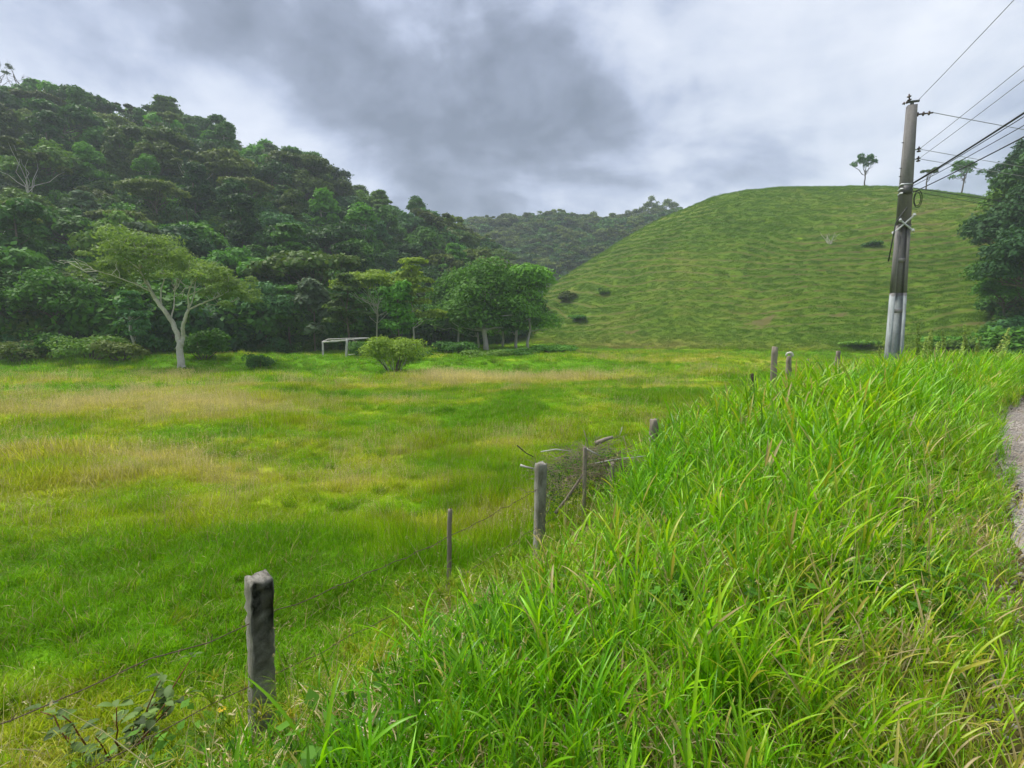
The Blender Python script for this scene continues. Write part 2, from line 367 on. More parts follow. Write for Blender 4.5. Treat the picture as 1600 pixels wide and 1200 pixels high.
M['pole_conc'] = simple_mat('weathered_pole_concrete', (0.20, 0.19, 0.19), 0.85, 0.25, (3.0, (0.095, 0.09, 0.088), 0.42, 0.75, (1, 1, 0.15)), (50, 0.35, 0.004))
M['pole_paint'] = simple_mat('flaking_white_paint', (0.34, 0.375, 0.385), 0.7, 0.3, (4.0, (0.15, 0.17, 0.17), 0.42, 0.62, (1, 1, 0.25)), (50, 0.3, 0.003))
M['grey_wood'] = simple_mat('weathered_grey_wood', (0.29, 0.25, 0.20), 0.9, 0.12, (7.0, (0.11, 0.09, 0.07), 0.40, 0.68, (1, 1, 0.12)), (30, 0.8, 0.012))
M['dark_wood'] = simple_mat('rotten_dark_wood', (0.055, 0.045, 0.035), 0.95, 0.1, (9.0, (0.16, 0.14, 0.11), 0.55, 0.8, (1, 1, 0.2)), (30, 0.9, 0.015))
M['goal_wood'] = simple_mat('bleached_wood', (0.50, 0.48, 0.44), 0.85, 0.2, (3.0, (0.28, 0.25, 0.21), 0.5, 0.75, (1, 1, 1)), (20, 0.4, 0.01))
M['twig'] = simple_mat('dry_twigs', (0.21, 0.165, 0.115), 0.95, 0.1, (6.0, (0.37, 0.32, 0.26), 0.5, 0.7, (1, 1, 1)))
M['rust'] = simple_mat('rusty_wire', (0.11, 0.07, 0.05), 0.8, 0.3)
M['galv'] = simple_mat('galvanised_steel', (0.42, 0.44, 0.46), 0.45, 0.5, None, None, 0.3)
M['iron'] = simple_mat('dark_iron', (0.07, 0.07, 0.075), 0.6, 0.4)
M['cable'] = simple_mat('black_cable_sheath', (0.035, 0.036, 0.04), 0.6, 0.3)
M['alu'] = simple_mat('bare_aluminium_wire', (0.22, 0.22, 0.24), 0.5, 0.4)
M['ceramic'] = simple_mat('brown_glazed_ceramic', (0.09, 0.06, 0.055), 0.25, 0.5)
M['tape'] = simple_mat('white_plastic', (0.45, 0.46, 0.47), 0.5, 0.4)
M['blackened'] = simple_mat('black_mould_stain', (0.055, 0.052, 0.036), 0.95, 0.1, (12, (0.17, 0.15, 0.09), 0.50, 0.80, (1, 1, 0.5)), (70, 0.7, 0.006))
M['stem_red'] = simple_mat('red_brown_stem', (0.20, 0.07, 0.03), 0.6, 0.3)
M['stem_green'] = simple_mat('green_stem', (0.12, 0.24, 0.03), 0.6, 0.3)
M['petal'] = simple_mat('white_petals', (0.72, 0.68, 0.74), 0.7, 0.2)
M['yellow_petal'] = simple_mat('yellow_petals', (0.75, 0.52, 0.03), 0.7, 0.2)
def lichen_post():
    m, nt, out = new_mat('black_lichened_concrete')
    tc = nd(nt, 'ShaderNodeTexCoord'); sp = nd(nt, 'ShaderNodeSeparateXYZ'); lk(nt, tc.outputs['Object'], sp.inputs[0])
    n = tex_noise(nt, 26, 6, 0.65, 'Object', 0.3, (1, 1, .5)); n2 = tex_noise(nt, 150, 3, 0.8, 'Object'); n3 = tex_noise(nt, 6, 4, .6, 'Object')
    face = math_(nt, 'MULTIPLY', math_(nt, 'SUBTRACT', -0.030, sp.outputs[1]), 60.0)
    up = math_(nt, 'MULTIPLY', math_(nt, 'SUBTRACT', sp.outputs[2], 0.48), 3.6)
    top = math_(nt, 'MULTIPLY', math_(nt, 'SUBTRACT', sp.outputs[2], 0.93), 9.0)
    f = math_(nt, 'MULTIPLY', math_(nt, 'MINIMUM', face, 1.0, clamp=True), math_(nt, 'ADD', up, math_(nt, 'MULTIPLY', math_(nt, 'SUBTRACT', n3, .5), 2.0), clamp=True))
    f = math_(nt, 'MULTIPLY', f, ramp(nt, n, [(0.30, 0.8), (0.45, 1.0)]))
    f = math_(nt, 'MAXIMUM', f, math_(nt, 'MULTIPLY', ramp(nt, n, [(0.45, 0.0), (0.6, 0.75)]), ramp(nt, top, [(0.0, 0.12), (0.9, 0.9)])))
    base = mixc(nt, ramp(nt, n3, [(.4, 0.0), (.7, 1.0)]), (0.42, 0.395, 0.345), (0.23, 0.215, 0.175))
    c = mixc(nt, f, base, mixc(nt, ramp(nt, n, [(.45, 0.0), (.62, .8)]), (0.012, 0.013, 0.008), (0.045, 0.042, 0.018)))
    hs = nd(nt, 'ShaderNodeHueSaturation'); lk(nt, c, hs.inputs['Color']); lk(nt, math_(nt, 'ADD', .6, math_(nt, 'MULTIPLY', n2, .8)), hs.inputs['Value'])
    p = nd(nt, 'ShaderNodeBsdfPrincipled'); p.inputs['Roughness'].default_value = .95; p.inputs['Specular IOR Level'].default_value = .1; lk(nt, hs.outputs[0], p.inputs['Base Color'])
    b = nd(nt, 'ShaderNodeBump'); b.inputs['Strength'].default_value = 1.0; b.inputs['Distance'].default_value = .012; lk(nt, math_(nt, 'ADD', n, n2), b.inputs['Height']); lk(nt, b.outputs[0], p.inputs['Normal']); lk(nt, p.outputs[0], out.inputs[0]); return m
M['lichen_post'] = lichen_post()
def asphalt():
    m, nt, out = new_mat('worn_asphalt')
    c = ramp(nt, tex_noise(nt, 120, 3, 0.8), [(0.3, (0.24, 0.215, 0.195)), (0.7, (0.42, 0.375, 0.335))])
    c = mixc(nt, ramp(nt, tex_noise(nt, 1.4, 5, 0.6), [(0.42, 0.0), (0.7, 0.8)]), c, (0.27, 0.22, 0.17))
    p = nd(nt, 'ShaderNodeBsdfPrincipled'); p.inputs['Roughness'].default_value = 0.9; lk(nt, c, p.inputs['Base Color'])
    b = nd(nt, 'ShaderNodeBump'); b.inputs['Strength'].default_value = 0.5; b.inputs['Distance'].default_value = 0.01
    lk(nt, tex_noise(nt, 90, 3, 0.8), b.inputs['Height']); lk(nt, b.outputs[0], p.inputs['Normal']); lk(nt, p.outputs[0], out.inputs[0]); return m
M['asphalt'] = asphalt()

# foliage families: dark, light, occasional yellowish
FOL = {
 'dark':   foliage_mat('dark_green_foliage', (0.026, 0.090, 0.014), (0.085, 0.205, 0.030), (0.13, 0.16, 0.035)),
 'mid':    foliage_mat('mid_green_foliage', (0.042, 0.140, 0.014), (0.130, 0.310, 0.030), (0.17, 0.23, 0.035)),
 'bright': foliage_mat('bright_green_foliage', (0.060, 0.190, 0.014), (0.150, 0.370, 0.028), None),
 'olive':  foliage_mat('olive_foliage', (0.070, 0.115, 0.022), (0.180, 0.240, 0.045), None),
 'pale':   foliage_mat('pale_yellow_green_foliage', (0.170, 0.280, 0.030), (0.330, 0.450, 0.050), None, 0.4),
 'wood':   foliage_mat('shaded_wood_foliage', (0.022, 0.072, 0.024), (0.070, 0.150, 0.045), None),  # dark, slightly bluish green leaves of the right-hand wood
 'blue':   foliage_mat('blue_green_foliage', (0.034, 0.115, 0.034), (0.095, 0.240, 0.070), None),
 'feather': foliage_mat('feathery_green_foliage', (0.075, 0.145, 0.030), (0.194, 0.306, 0.069), None, 0.4),
 'silver': foliage_mat('pale_backed_leaves', (0.060, 0.112, 0.052), (0.150, 0.217, 0.112), None, 0.3),
 'seedweed': foliage_mat('seeding_weed_leaves', (0.22, 0.33, 0.08), (0.42, 0.50, 0.16), None, 0.5),
 'valley': foliage_mat('valley_clump_foliage', (0.065, 0.190, 0.016), (0.165, 0.360, 0.036), None),
 'hero': foliage_mat('airy_grey_green_foliage', (0.12, 0.215, 0.045), (0.24, 0.35, 0.085), None, 0.45),
 'weed':   foliage_mat('weed_leaves', (0.060, 0.17, 0.018), (0.13, 0.30, 0.03), None, 0.4),
 'shrub':  foliage_mat('olive_purple_leaves', (0.06, 0.10, 0.035), (0.15, 0.25, 0.045), None, 0.3, 0.25),
}

# ------------------------------------------------------------------ ground sheets
def grid_mesh(X, Y, Z, extra):
    n, k = X.shape
    V = np.stack([X, Y, Z], -1).reshape(-1, 3)
    i = np.arange(n * k).reshape(n, k)
    F = np.stack([i[:-1, :-1], i[:-1, 1:], i[1:, 1:], i[1:, :-1]], -1).reshape(-1, 4)
    return V, F
def build_ground():
    inner = np.radians(np.arange(-52, 52.01, 0.35))
    az = np.concatenate([np.radians(np.arange(-180, -52, 4.0)), inner, np.radians(np.arange(54, 180.1, 4.0))])
    R = np.concatenate([[0.02], np.geomspace(0.4, 62, 330), np.geomspace(63, 1500, 150)])
    A, RR = np.meshgrid(az, R)
    X, Y = RR * np.sin(A), RR * np.cos(A)
    G = grass_hill.h(A, RR); Fh = forest_hill.h(A, RR); Fa = far_hill.h(A, RR)
    Z = height(X, Y, terr=False)
    Z = Z - 0.7 * sstep(0.1, 1.5, G) * (G >= np.maximum(Fh, Fa))       # the grassy hill has its own, finer sheet above this one
    V, F = grid_mesh(X, Y, Z, None)
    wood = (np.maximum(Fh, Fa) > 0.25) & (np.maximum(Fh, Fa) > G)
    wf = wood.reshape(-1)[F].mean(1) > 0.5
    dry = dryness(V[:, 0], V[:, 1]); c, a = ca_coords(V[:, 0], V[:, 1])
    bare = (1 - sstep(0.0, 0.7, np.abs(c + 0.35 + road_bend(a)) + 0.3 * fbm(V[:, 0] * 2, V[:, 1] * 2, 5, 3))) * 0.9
    bare = np.maximum(bare, 0.9 * (1 - sstep(1.5, 3.0, c)) * (c > -6))       # litter and soil under tall grass, coloured darker to deepen shade between blades
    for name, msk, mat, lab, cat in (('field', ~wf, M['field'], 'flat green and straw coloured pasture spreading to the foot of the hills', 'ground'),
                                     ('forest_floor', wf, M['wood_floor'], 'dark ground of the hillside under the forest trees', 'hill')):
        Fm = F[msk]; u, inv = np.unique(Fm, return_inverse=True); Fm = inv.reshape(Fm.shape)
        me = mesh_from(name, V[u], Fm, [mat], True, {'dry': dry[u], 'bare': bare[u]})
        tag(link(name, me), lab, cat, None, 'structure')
    # grassy hill
    az = np.arange(az_of(770), math.radians(60), math.radians(0.16)); R = np.arange(66, 215, 0.36)
    A, RR = np.meshgrid(az, R); X, Y = RR * np.sin(A), RR * np.cos(A); G = grass_hill.h(A, RR)
    Z = height(X, Y) - 0.35 * (1 - sstep(0.05, 0.6, G))
    V, F = grid_mesh(X, Y, Z, None)
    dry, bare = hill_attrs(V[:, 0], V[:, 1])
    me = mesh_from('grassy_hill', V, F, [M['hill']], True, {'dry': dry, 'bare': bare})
    tag(link('grassy_hill', me), 'rounded green pasture hill ribbed with cattle terraces', 'hill', None, 'structure')
    # road
    a_ = np.linspace(-14, 44, 200); cc = np.linspace(-5.4, -0.35, 26)
    Am, Cm = np.meshgrid(a_, cc)
    Cm = Cm + 0.10 * fbm(Am * 1.3, Am * 0, 77, 3) * (np.abs(Cm + 2.9) > 2.4)
    Cm = Cm - road_bend(Am)
    X, Y = -0.75 * Cm + 0.66 * Am, 0.66 * Cm + 0.75 * Am
    X, Y = X / (0.75 ** 2 + 0.66 ** 2), Y / (0.75 ** 2 + 0.66 ** 2)
    Z = base_h(X, Y) + 0.03
    V, F = grid_mesh(X, Y, Z, None)
    tag(link('road', mesh_from('road', V, F[:, ::-1].copy(), [M['asphalt']], True)), 'strip of worn grey asphalt road with a gravelly edge at the right', 'road', None, 'structure')
PATCH = [on_ground(1190, 503), on_ground(985, 520), on_ground(1310, 492)]
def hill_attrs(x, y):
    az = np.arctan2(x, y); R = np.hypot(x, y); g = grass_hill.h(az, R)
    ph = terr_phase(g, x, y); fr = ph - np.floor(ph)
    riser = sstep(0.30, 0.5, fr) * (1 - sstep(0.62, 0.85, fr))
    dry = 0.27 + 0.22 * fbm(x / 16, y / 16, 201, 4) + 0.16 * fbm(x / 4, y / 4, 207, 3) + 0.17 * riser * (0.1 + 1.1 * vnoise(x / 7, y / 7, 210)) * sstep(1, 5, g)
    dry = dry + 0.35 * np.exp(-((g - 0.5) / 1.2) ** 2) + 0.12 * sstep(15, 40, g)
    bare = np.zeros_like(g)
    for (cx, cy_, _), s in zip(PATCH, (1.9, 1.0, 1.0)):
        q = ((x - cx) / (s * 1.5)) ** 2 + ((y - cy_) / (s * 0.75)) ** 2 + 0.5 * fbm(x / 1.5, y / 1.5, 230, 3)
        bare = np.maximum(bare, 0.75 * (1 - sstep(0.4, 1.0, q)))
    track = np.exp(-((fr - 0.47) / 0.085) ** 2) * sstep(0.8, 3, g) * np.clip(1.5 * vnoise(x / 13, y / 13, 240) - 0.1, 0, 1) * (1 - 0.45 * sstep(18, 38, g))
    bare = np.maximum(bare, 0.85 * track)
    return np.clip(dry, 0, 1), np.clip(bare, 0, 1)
build_ground()

# ------------------------------------------------------------------ mesh building blocks
class Geo:
    def __init__(s): s.V = []; s.F = []; s.r = []; s.mi = []; s.n = 0
    def add(s, V, F, r=0.5, mi=0):
        V = np.asarray(V, float).reshape(-1, 3); F = np.asarray(F)
        if F.shape[1] == 3: F = np.concatenate([F, F[:, 2:3]], 1)
        s.V.append(V); s.F.append(F + s.n); s.n += len(V)
        s.r.append(np.broadcast_to(np.asarray(r, float), (len(V),)).copy()); s.mi.append(np.full(len(F), mi)); return s
    def mesh(s, name, mats, smooth=False):
        V = np.concatenate(s.V); F = np.concatenate(s.F); r = np.concatenate(s.r); mi = np.concatenate(s.mi)
        tri = F[:, 2] == F[:, 3]
        if tri.any():
            faces = [tuple(f[:3]) if t else tuple(f) for f, t in zip(F.tolist(), tri)]
            return mesh_from(name, V, faces, mats, smooth, {'rnd': r}, mi)
        return mesh_from(name, V, F, mats, smooth, {'rnd': r}, mi)
def ribbons(g, P, Wd, side, fold=0.0, r=0.5, mi=0):
    """P (N,S,3) centre lines, Wd (N,S) half widths, side (N,3) -> flat or folded strips"""
    N, S, _ = P.shape
    sd = side[:, None, :] * Wd[:, :, None]
    rr = np.broadcast_to(np.asarray(r, float).reshape(-1, 1), (N, S))
    if fold:
        T = np.gradient(P, axis=1); T /= np.linalg.norm(T, axis=2, keepdims=True) + 1e-9
        nrm = np.cross(T, side[:, None, :]); up = nrm * np.sign(nrm[:, :, 2:3] + 1e-6) * Wd[:, :, None] * fold
        cols = np.stack([P + sd + up, P, P - sd + up], 2)
        k = 3
    else: cols = np.stack([P + sd, P - sd], 2); k = 2
    V = cols.reshape(-1, 3)
    i = np.arange(N * S * k).reshape(N, S, k)
    F = np.stack([i[:, :-1, :-1], i[:, :-1, 1:], i[:, 1:, 1:], i[:, 1:, :-1]], -1).reshape(-1, 4)
    g.add(V, F, np.repeat(rr.reshape(-1), k), mi)
def blades(g, rng, base, L, lean, width, seg=3, az=None, droop=0.3, fold=0.0, r=None, mi=0):
    N = len(base); az = rng.uniform(0, 2 * np.pi, N) if az is None else az
    d = np.stack([np.cos(az), np.sin(az), 0 * az], 1); side = np.stack([-np.sin(az), np.cos(az), 0 * az], 1)
    tw = rng.uniform(-0.9, 0.9, N)[:, None]
    side = side * np.cos(tw) + d * np.sin(tw) * 1.0
    t = np.linspace(0, 1, seg + 1)[None, :, None]
    L = np.asarray(L).reshape(-1, 1, 1); lean = np.asarray(lean).reshape(-1, 1, 1)
    ang = lean * t + droop * lean * t * t                   # bends further along
    ang = np.clip(ang, -3, 2.6)
    step = L / seg
    dirv = d[:, None, :] * np.sin(ang) + np.array([0, 0, 1.0]) * np.cos(ang)
    P = base[:, None, :] + np.concatenate([np.zeros((N, 1, 3)), np.cumsum(dirv[:, 1:] * step, 1)], 1)
    tt = t[:, :, 0]
    Wd = np.asarray(width).reshape(-1, 1) * (1 - tt ** 1.6) ** 0.9 * (0.6 + 1.2 * np.minimum(tt, 0.35)) + 0.0004
    ribbons(g, P, Wd, side, fold, rng.uniform(0, 1, N) if r is None else r, mi)
    return P
def tube(g, pts, rad, sides=6, mi=0, r=0.5, cap=True):
    pts = np.asarray(pts, float); n = len(pts); rad = np.broadcast_to(np.asarray(rad, float), (n,))
    T = np.gradient(pts, axis=0); T /= np.linalg.norm(T, axis=1, keepdims=True) + 1e-9
    ref = np.array([0.0, 0, 1]) if abs(T[0, 2]) < 0.85 else np.array([1.0, 0, 0])
    U = np.cross(T, ref); U /= np.linalg.norm(U, axis=1, keepdims=True) + 1e-9; Wv = np.cross(T, U)
    a = np.linspace(0, 2 * np.pi, sides, endpoint=False)
    V = pts[:, None] + rad[:, None, None] * (U[:, None] * np.cos(a)[None, :, None] + Wv[:, None] * np.sin(a)[None, :, None])
    i = np.arange(n * sides).reshape(n, sides); j = np.roll(i, -1, 1)
    F = np.stack([i[:-1], j[:-1], j[1:], i[1:]], -1).reshape(-1, 4)
    g.add(V.reshape(-1, 3), F, r, mi)
    if cap:
        b = g.n - n * sides
        for row, flip in ((0, True), (n - 1, False)):
            ids = [row * sides + k for k in range(sides)]
            c = pts[row][None]; g.add(c, np.zeros((0, 4), int), r, mi)
            cc = g.n - 1
            tri = [(b + ids[k], b + ids[(k + 1) % sides], cc) for k in range(sides)]
            if flip: tri = [(q[1], q[0], q[2]) for q in tri]
            fa = np.array([(q[0], q[1], q[2], q[2]) for q in tri]); g.F.append(fa); g.mi.append(np.full(len(fa), mi))
def box(g, c, s, mi=0, taper=1.0, rot=None, bev=0.0):
    x, y, z = np.array(s) / 2.0
    V = np.array([[-x, -y, -z], [x, -y, -z], [x, y, -z], [-x, y, -z], [-x * taper, -y * taper, z], [x * taper, -y * taper, z], [x * taper, y * taper, z], [-x * taper, y * taper, z]])
    if rot is not None: V = V @ np.asarray(rot).T
    F = np.array([[0, 3, 2, 1], [4, 5, 6, 7], [0, 1, 5, 4], [1, 2, 6, 5], [2, 3, 7, 6], [3, 0, 4, 7]])
    g.add(V + np.asarray(c), F, 0.5, mi)
def leaves(g, rng, pos, nrm, size, mi=0, ratio=0.55, r=None):
    """leaf shaped cards: a folded rhombus each"""
    N = len(pos); nrm = nrm / (np.linalg.norm(nrm, axis=1, keepdims=True) + 1e-9)
    q = rng.normal(size=(N, 3)); t = np.cross(nrm, q); t /= np.linalg.norm(t, axis=1, keepdims=True) + 1e-9
    b = np.cross(nrm, t); s = np.broadcast_to(np.asarray(size, float), (N,))[:, None]
    bend = rng.uniform(-0.25, 0.1, (N, 1))
    V = np.stack([pos - t * s, pos + b * s * ratio + nrm * s * bend * 0.5, pos + t * s + nrm * s * bend, pos - b * s * ratio + nrm * s * bend * 0.5], 1)
    F = np.arange(N * 4).reshape(N, 4)
    rr = rng.uniform(0, 1, N) if r is None else r
    g.add(V.reshape(-1, 3), F, np.repeat(rr, 4), mi)
def lobe_leaves(g, rng, c, rad, n, size, flat=1.0, under=0.35, mi=0, r0=0.0):
    d = rng.normal(size=(n, 3)); d /= np.linalg.norm(d, axis=1, keepdims=True)
    d[:, 2] = np.where(d[:, 2] < -under, -d[:, 2], d[:, 2])
    rr = rng.uniform(0.55, 1.0, n) ** 0.5 * (1 + 0.16 * rng.normal(size=n))
    rad = np.asarray(rad, float) * np.array([1, 1, flat])
    pos = np.asarray(c) + d * rad * rr[:, None]
    nr = d * 0.7 + np.array([0, 0, 0.55]) + rng.normal(size=(n, 3)) * 0.5
    leaves(g, rng, pos, nr, size * rng.uniform(0.6, 1.35, n), mi, 0.55, np.clip(rng.uniform(0, 1, n) * 0.8 + r0, 0, 1))
def limb(rng, a, b, n=5, wob=0.12, sag=0.0):
    a, b = np.asarray(a, float), np.asarray(b, float); t = np.linspace(0, 1, n)[:, None]
    L = np.linalg.norm(b - a); off = rng.normal(size=(n, 3)) * wob * L * 0.25; off[0] = 0; off[-1] = 0
    p = a + (b - a) * t + off; p[:, 2] += -sag * L * np.sin(t[:, 0] * np.pi); return p

def tree_meshes(rng, kind, fol, bark, H=10.0, R=4.5, leaf=0.34, n=5200, nl=None, trunk_r=0.16, prefix='tree'):
    """crown mesh and trunk mesh of one tree, base at the origin"""
    g = Geo(); t = Geo()
    L = []
    if kind == 'round':
        nl = nl or rng.integers(18, 28)
        for i in range(nl):
            d = rng.normal(size=3); d /= np.linalg.norm(d); d[2] = abs(d[2]) * 0.9 - 0.25 * (rng.random() < 0.3)
            k = rng.uniform(0.5, 0.92)
            L.append((np.array([d[0] * R * k, d[1] * R * k, H - R * 0.95 + d[2] * R * 0.85 * k]), R * rng.uniform(0.26, 0.42), 0.75))
    elif kind == 'umbrella':
        nl = nl or rng.integers(14, 22)
        for i in range(nl):
            a = rng.uniform(0, 2 * np.pi); k = math.sqrt(rng.random()) * 0.95
            L.append((np.array([math.cos(a) * R * k, math.sin(a) * R * k, H - 0.5 - 0.34 * R * k * k - rng.uniform(0, 0.9)]), R * rng.uniform(0.24, 0.40), 0.36))
    elif kind == 'tall':
        nl = nl or rng.integers(16, 24)
        for i in range(nl):
            z = rng.uniform(0.32, 0.97); a = rng.uniform(0, 2 * np.pi); rr = R * 0.62 * math.sin(min(1, (1 - z) * 1.9 + 0.15) * math.pi / 2) * rng.uniform(0.3, 1)
            L.append((np.array([math.cos(a) * rr, math.sin(a) * rr, H * z]), R * rng.uniform(0.24, 0.36), 0.72))
    elif kind == 'tiered':
        for z in np.linspace(0.42, 0.97, 6):
            for j in range(rng.integers(3, 5)):
                a = rng.uniform(0, 2 * np.pi); rr = R * (1.15 - z) * rng.uniform(0.35, 1.1)
                L.append((np.array([math.cos(a) * rr, math.sin(a) * rr, H * z + rng.uniform(-.4, .4)]), R * rng.uniform(0.22, 0.34), 0.33))
    elif kind == 'broken':      # gappy emergent crown of separate plates
        for i in range(nl or 11):
            a = rng.uniform(0, 2 * np.pi); k = rng.uniform(0.25, 1.0)
            L.append((np.array([math.cos(a) * R * k, math.sin(a) * R * k, H - rng.uniform(0, 0.33) * H * k - 0.3]), R * rng.uniform(0.17, 0.30), 0.45))
    elif kind == 'clumps':      # small rounded tufts held on open branches
        for i in range(nl or 12):
            a = rng.uniform(0, 2 * np.pi); k = rng.uniform(0.1, 1.0)
            L.append((np.array([math.cos(a) * R * k, math.sin(a) * R * k, H * (0.94 - 0.38 * k * rng.random())]), R * rng.uniform(0.18, 0.32), 0.8))
    tot = sum(l[1] ** 2 for l in L)
    top = np.array([rng.normal() * 0.3, rng.normal() * 0.3, H * (0.55 if kind in ('round', 'umbrella', 'broken', 'clumps') else 0.9)])
    tp = limb(rng, (0, 0, -0.6), top, 7, 0.045); 
    tr = trunk_r * np.linspace(1.0, 0.55, 7); tr[0] *= 1.35
    tube(t, tp, tr, 7)
    for c, r, fl in L:
        lobe_leaves(g, rng, c, r, max(30, int(n * r * r / tot)), leaf, fl, r0=float(rng.uniform(-0.1, 0.25)))
        if kind in ('round', 'umbrella', 'broken', 'clumps'): st = tp[rng.integers(4, 7)]
        else: st = tp[min(6, int(np.clip(c[2] / top[2], 0, 1) * 6))]
        if rng.random() < 0.75: tube(t, limb(rng, st, c - np.array([0, 0, r * fl * 0.5]), 5, 0.2), trunk_r * np.linspace(0.42, 0.12, 5), 5, cap=False)
    return g.mesh(prefix + '_crown', [fol]), t.mesh(prefix + '_trunk', [bark], True)

def palm_meshes(rng, H=7.5, fol=None):
    g = Geo(); t = Geo(); tp = limb(rng, (0, 0, -0.5), (0.2, 0.1, H), 6, 0.05); tube(t, tp, np.linspace(0.13, 0.09, 6), 7)
    for k in range(15):
        a = k * 2.4 + rng.uniform(-.3, .3); el = rng.uniform(0.2, 1.25); Lf = rng.uniform(2.2, 3.0)
        d = np.array([math.cos(a), math.sin(a), 0]); s = np.linspace(0, 1, 14)[:, None]
        P = np.array([0.2, 0.1, H]) + d * Lf * s * math.cos(el * 0.5) + np.array([0, 0, 1]) * (Lf * (s * math.sin(el) - 0.75 * s * s))
        tube(g, P, np.linspace(0.03, 0.008, 14), 3, cap=False, r=0.4)
        side = np.array([-d[1], d[0], 0])
        for sg in (-1, 1):
            B = P[1:]; tipd = side * sg * 0.8 + d * 0.45 + np.array([0, 0, -0.35])
            Ll = 0.62 * np.sin(np.linspace(0.35, 2.9, 13))[:, None]
            PP = np.stack([B, B + tipd * Ll * 0.5, B + tipd * Ll + np.array([0, 0, -0.12])], 1)
            ribbons(g, PP, np.tile([0.05, 0.05, 0.008], (13, 1)), np.tile(d, (13, 1)), 0, rng.uniform(0, 1, 13))
    return g.mesh('palm_crown', [fol]), t.mesh('palm_trunk', [M['bark']], True)

def dup(root, loc, rz=0.0, s=(1, 1, 1), tilt=(0, 0), **t):
    r = root.copy(); COL.objects.link(r); r.location = loc; r.rotation_euler = (tilt[0], tilt[1], rz); r.scale = s
    for ch in root.children:
        c = ch.copy(); COL.objects.link(c); c.parent = r
    return tag(r, **t)

# ------------------------------------------------------------------ scatter (ground cover that nobody could count)
def source_collection(name, meshes):
    c = bpy.data.collections.new(name)
    for i, me in enumerate(meshes):
        c.objects.link(bpy.data.objects.new('%s_%03d' % (name, i), me))
    return c
def scatter(name, P, rot, scl, pick, dry, col, label, cat):
    me = bpy.data.meshes.new(name); me.vertices.add(len(P)); me.vertices.foreach_set('co', np.asarray(P, np.float32).ravel())
    set_attr(me, 'rot', 'FLOAT_VECTOR', 'POINT', np.asarray(rot, np.float32))
    scl = np.asarray(scl, np.float32)
    if scl.ndim == 1: scl = np.stack([scl] * 3, 1)
    set_attr(me, 'scl', 'FLOAT_VECTOR', 'POINT', scl)
    a = me.attributes.new('pick', 'INT', 'POINT'); a.data.foreach_set('value', np.asarray(pick, np.int32))
    set_attr(me, 'dry', 'FLOAT', 'POINT', np.asarray(dry, np.float32))
    o = link(name, me); nt = bpy.data.node_groups.new(name + '_scatter', 'GeometryNodeTree')
    nt.interface.new_socket('Geometry', in_out='INPUT', socket_type='NodeSocketGeometry')
    nt.interface.new_socket('Geometry', in_out='OUTPUT', socket_type='NodeSocketGeometry')
    gi = nt.nodes.new('NodeGroupInput'); go = nt.nodes.new('NodeGroupOutput')
    ip = nt.nodes.new('GeometryNodeInstanceOnPoints'); ci = nt.nodes.new('GeometryNodeCollectionInfo')
    ci.inputs['Collection'].default_value = col; ci.inputs['Separate Children'].default_value = True; ci.inputs['Reset Children'].default_value = True
    def na(nm, dt):
        n = nt.nodes.new('GeometryNodeInputNamedAttribute'); n.data_type = dt; n.inputs[0].default_value = nm
        return n.outputs['Attribute']
    er = nt.nodes.new('FunctionNodeEulerToRotation')
    nt.links.new(na('rot', 'FLOAT_VECTOR'), er.inputs[0]); nt.links.new(er.outputs[0], ip.inputs['Rotation'])
    nt.links.new(na('scl', 'FLOAT_VECTOR'), ip.inputs['Scale']); nt.links.new(na('pick', 'INT'), ip.inputs['Instance Index'])
    nt.links.new(gi.outputs[0], ip.inputs['Points']); nt.links.new(ci.outputs[0], ip.inputs['Instance'])
    ip.inputs['Pick Instance'].default_value = True
    nt.links.new(ip.outputs[0], go.inputs[0])
    md = o.modifiers.new('scatter', 'NODES'); md.node_group = nt
    return tag(o, label, cat, None, 'stuff')
def sector_points(rng, n, r0, r1, a0, a1, power=2.0):
    u = rng.random(n); r = (r0 ** power + (r1 ** power - r0 ** power) * u) ** (1 / power)
    a = rng.uniform(math.radians(a0), math.radians(a1), n); return r * np.sin(a), r * np.cos(a)
def zrot(rng, n, tilt=0.12): return np.stack([rng.normal(0, tilt, n), rng.normal(0, tilt, n), rng.uniform(0, 6.283, n)], 1)

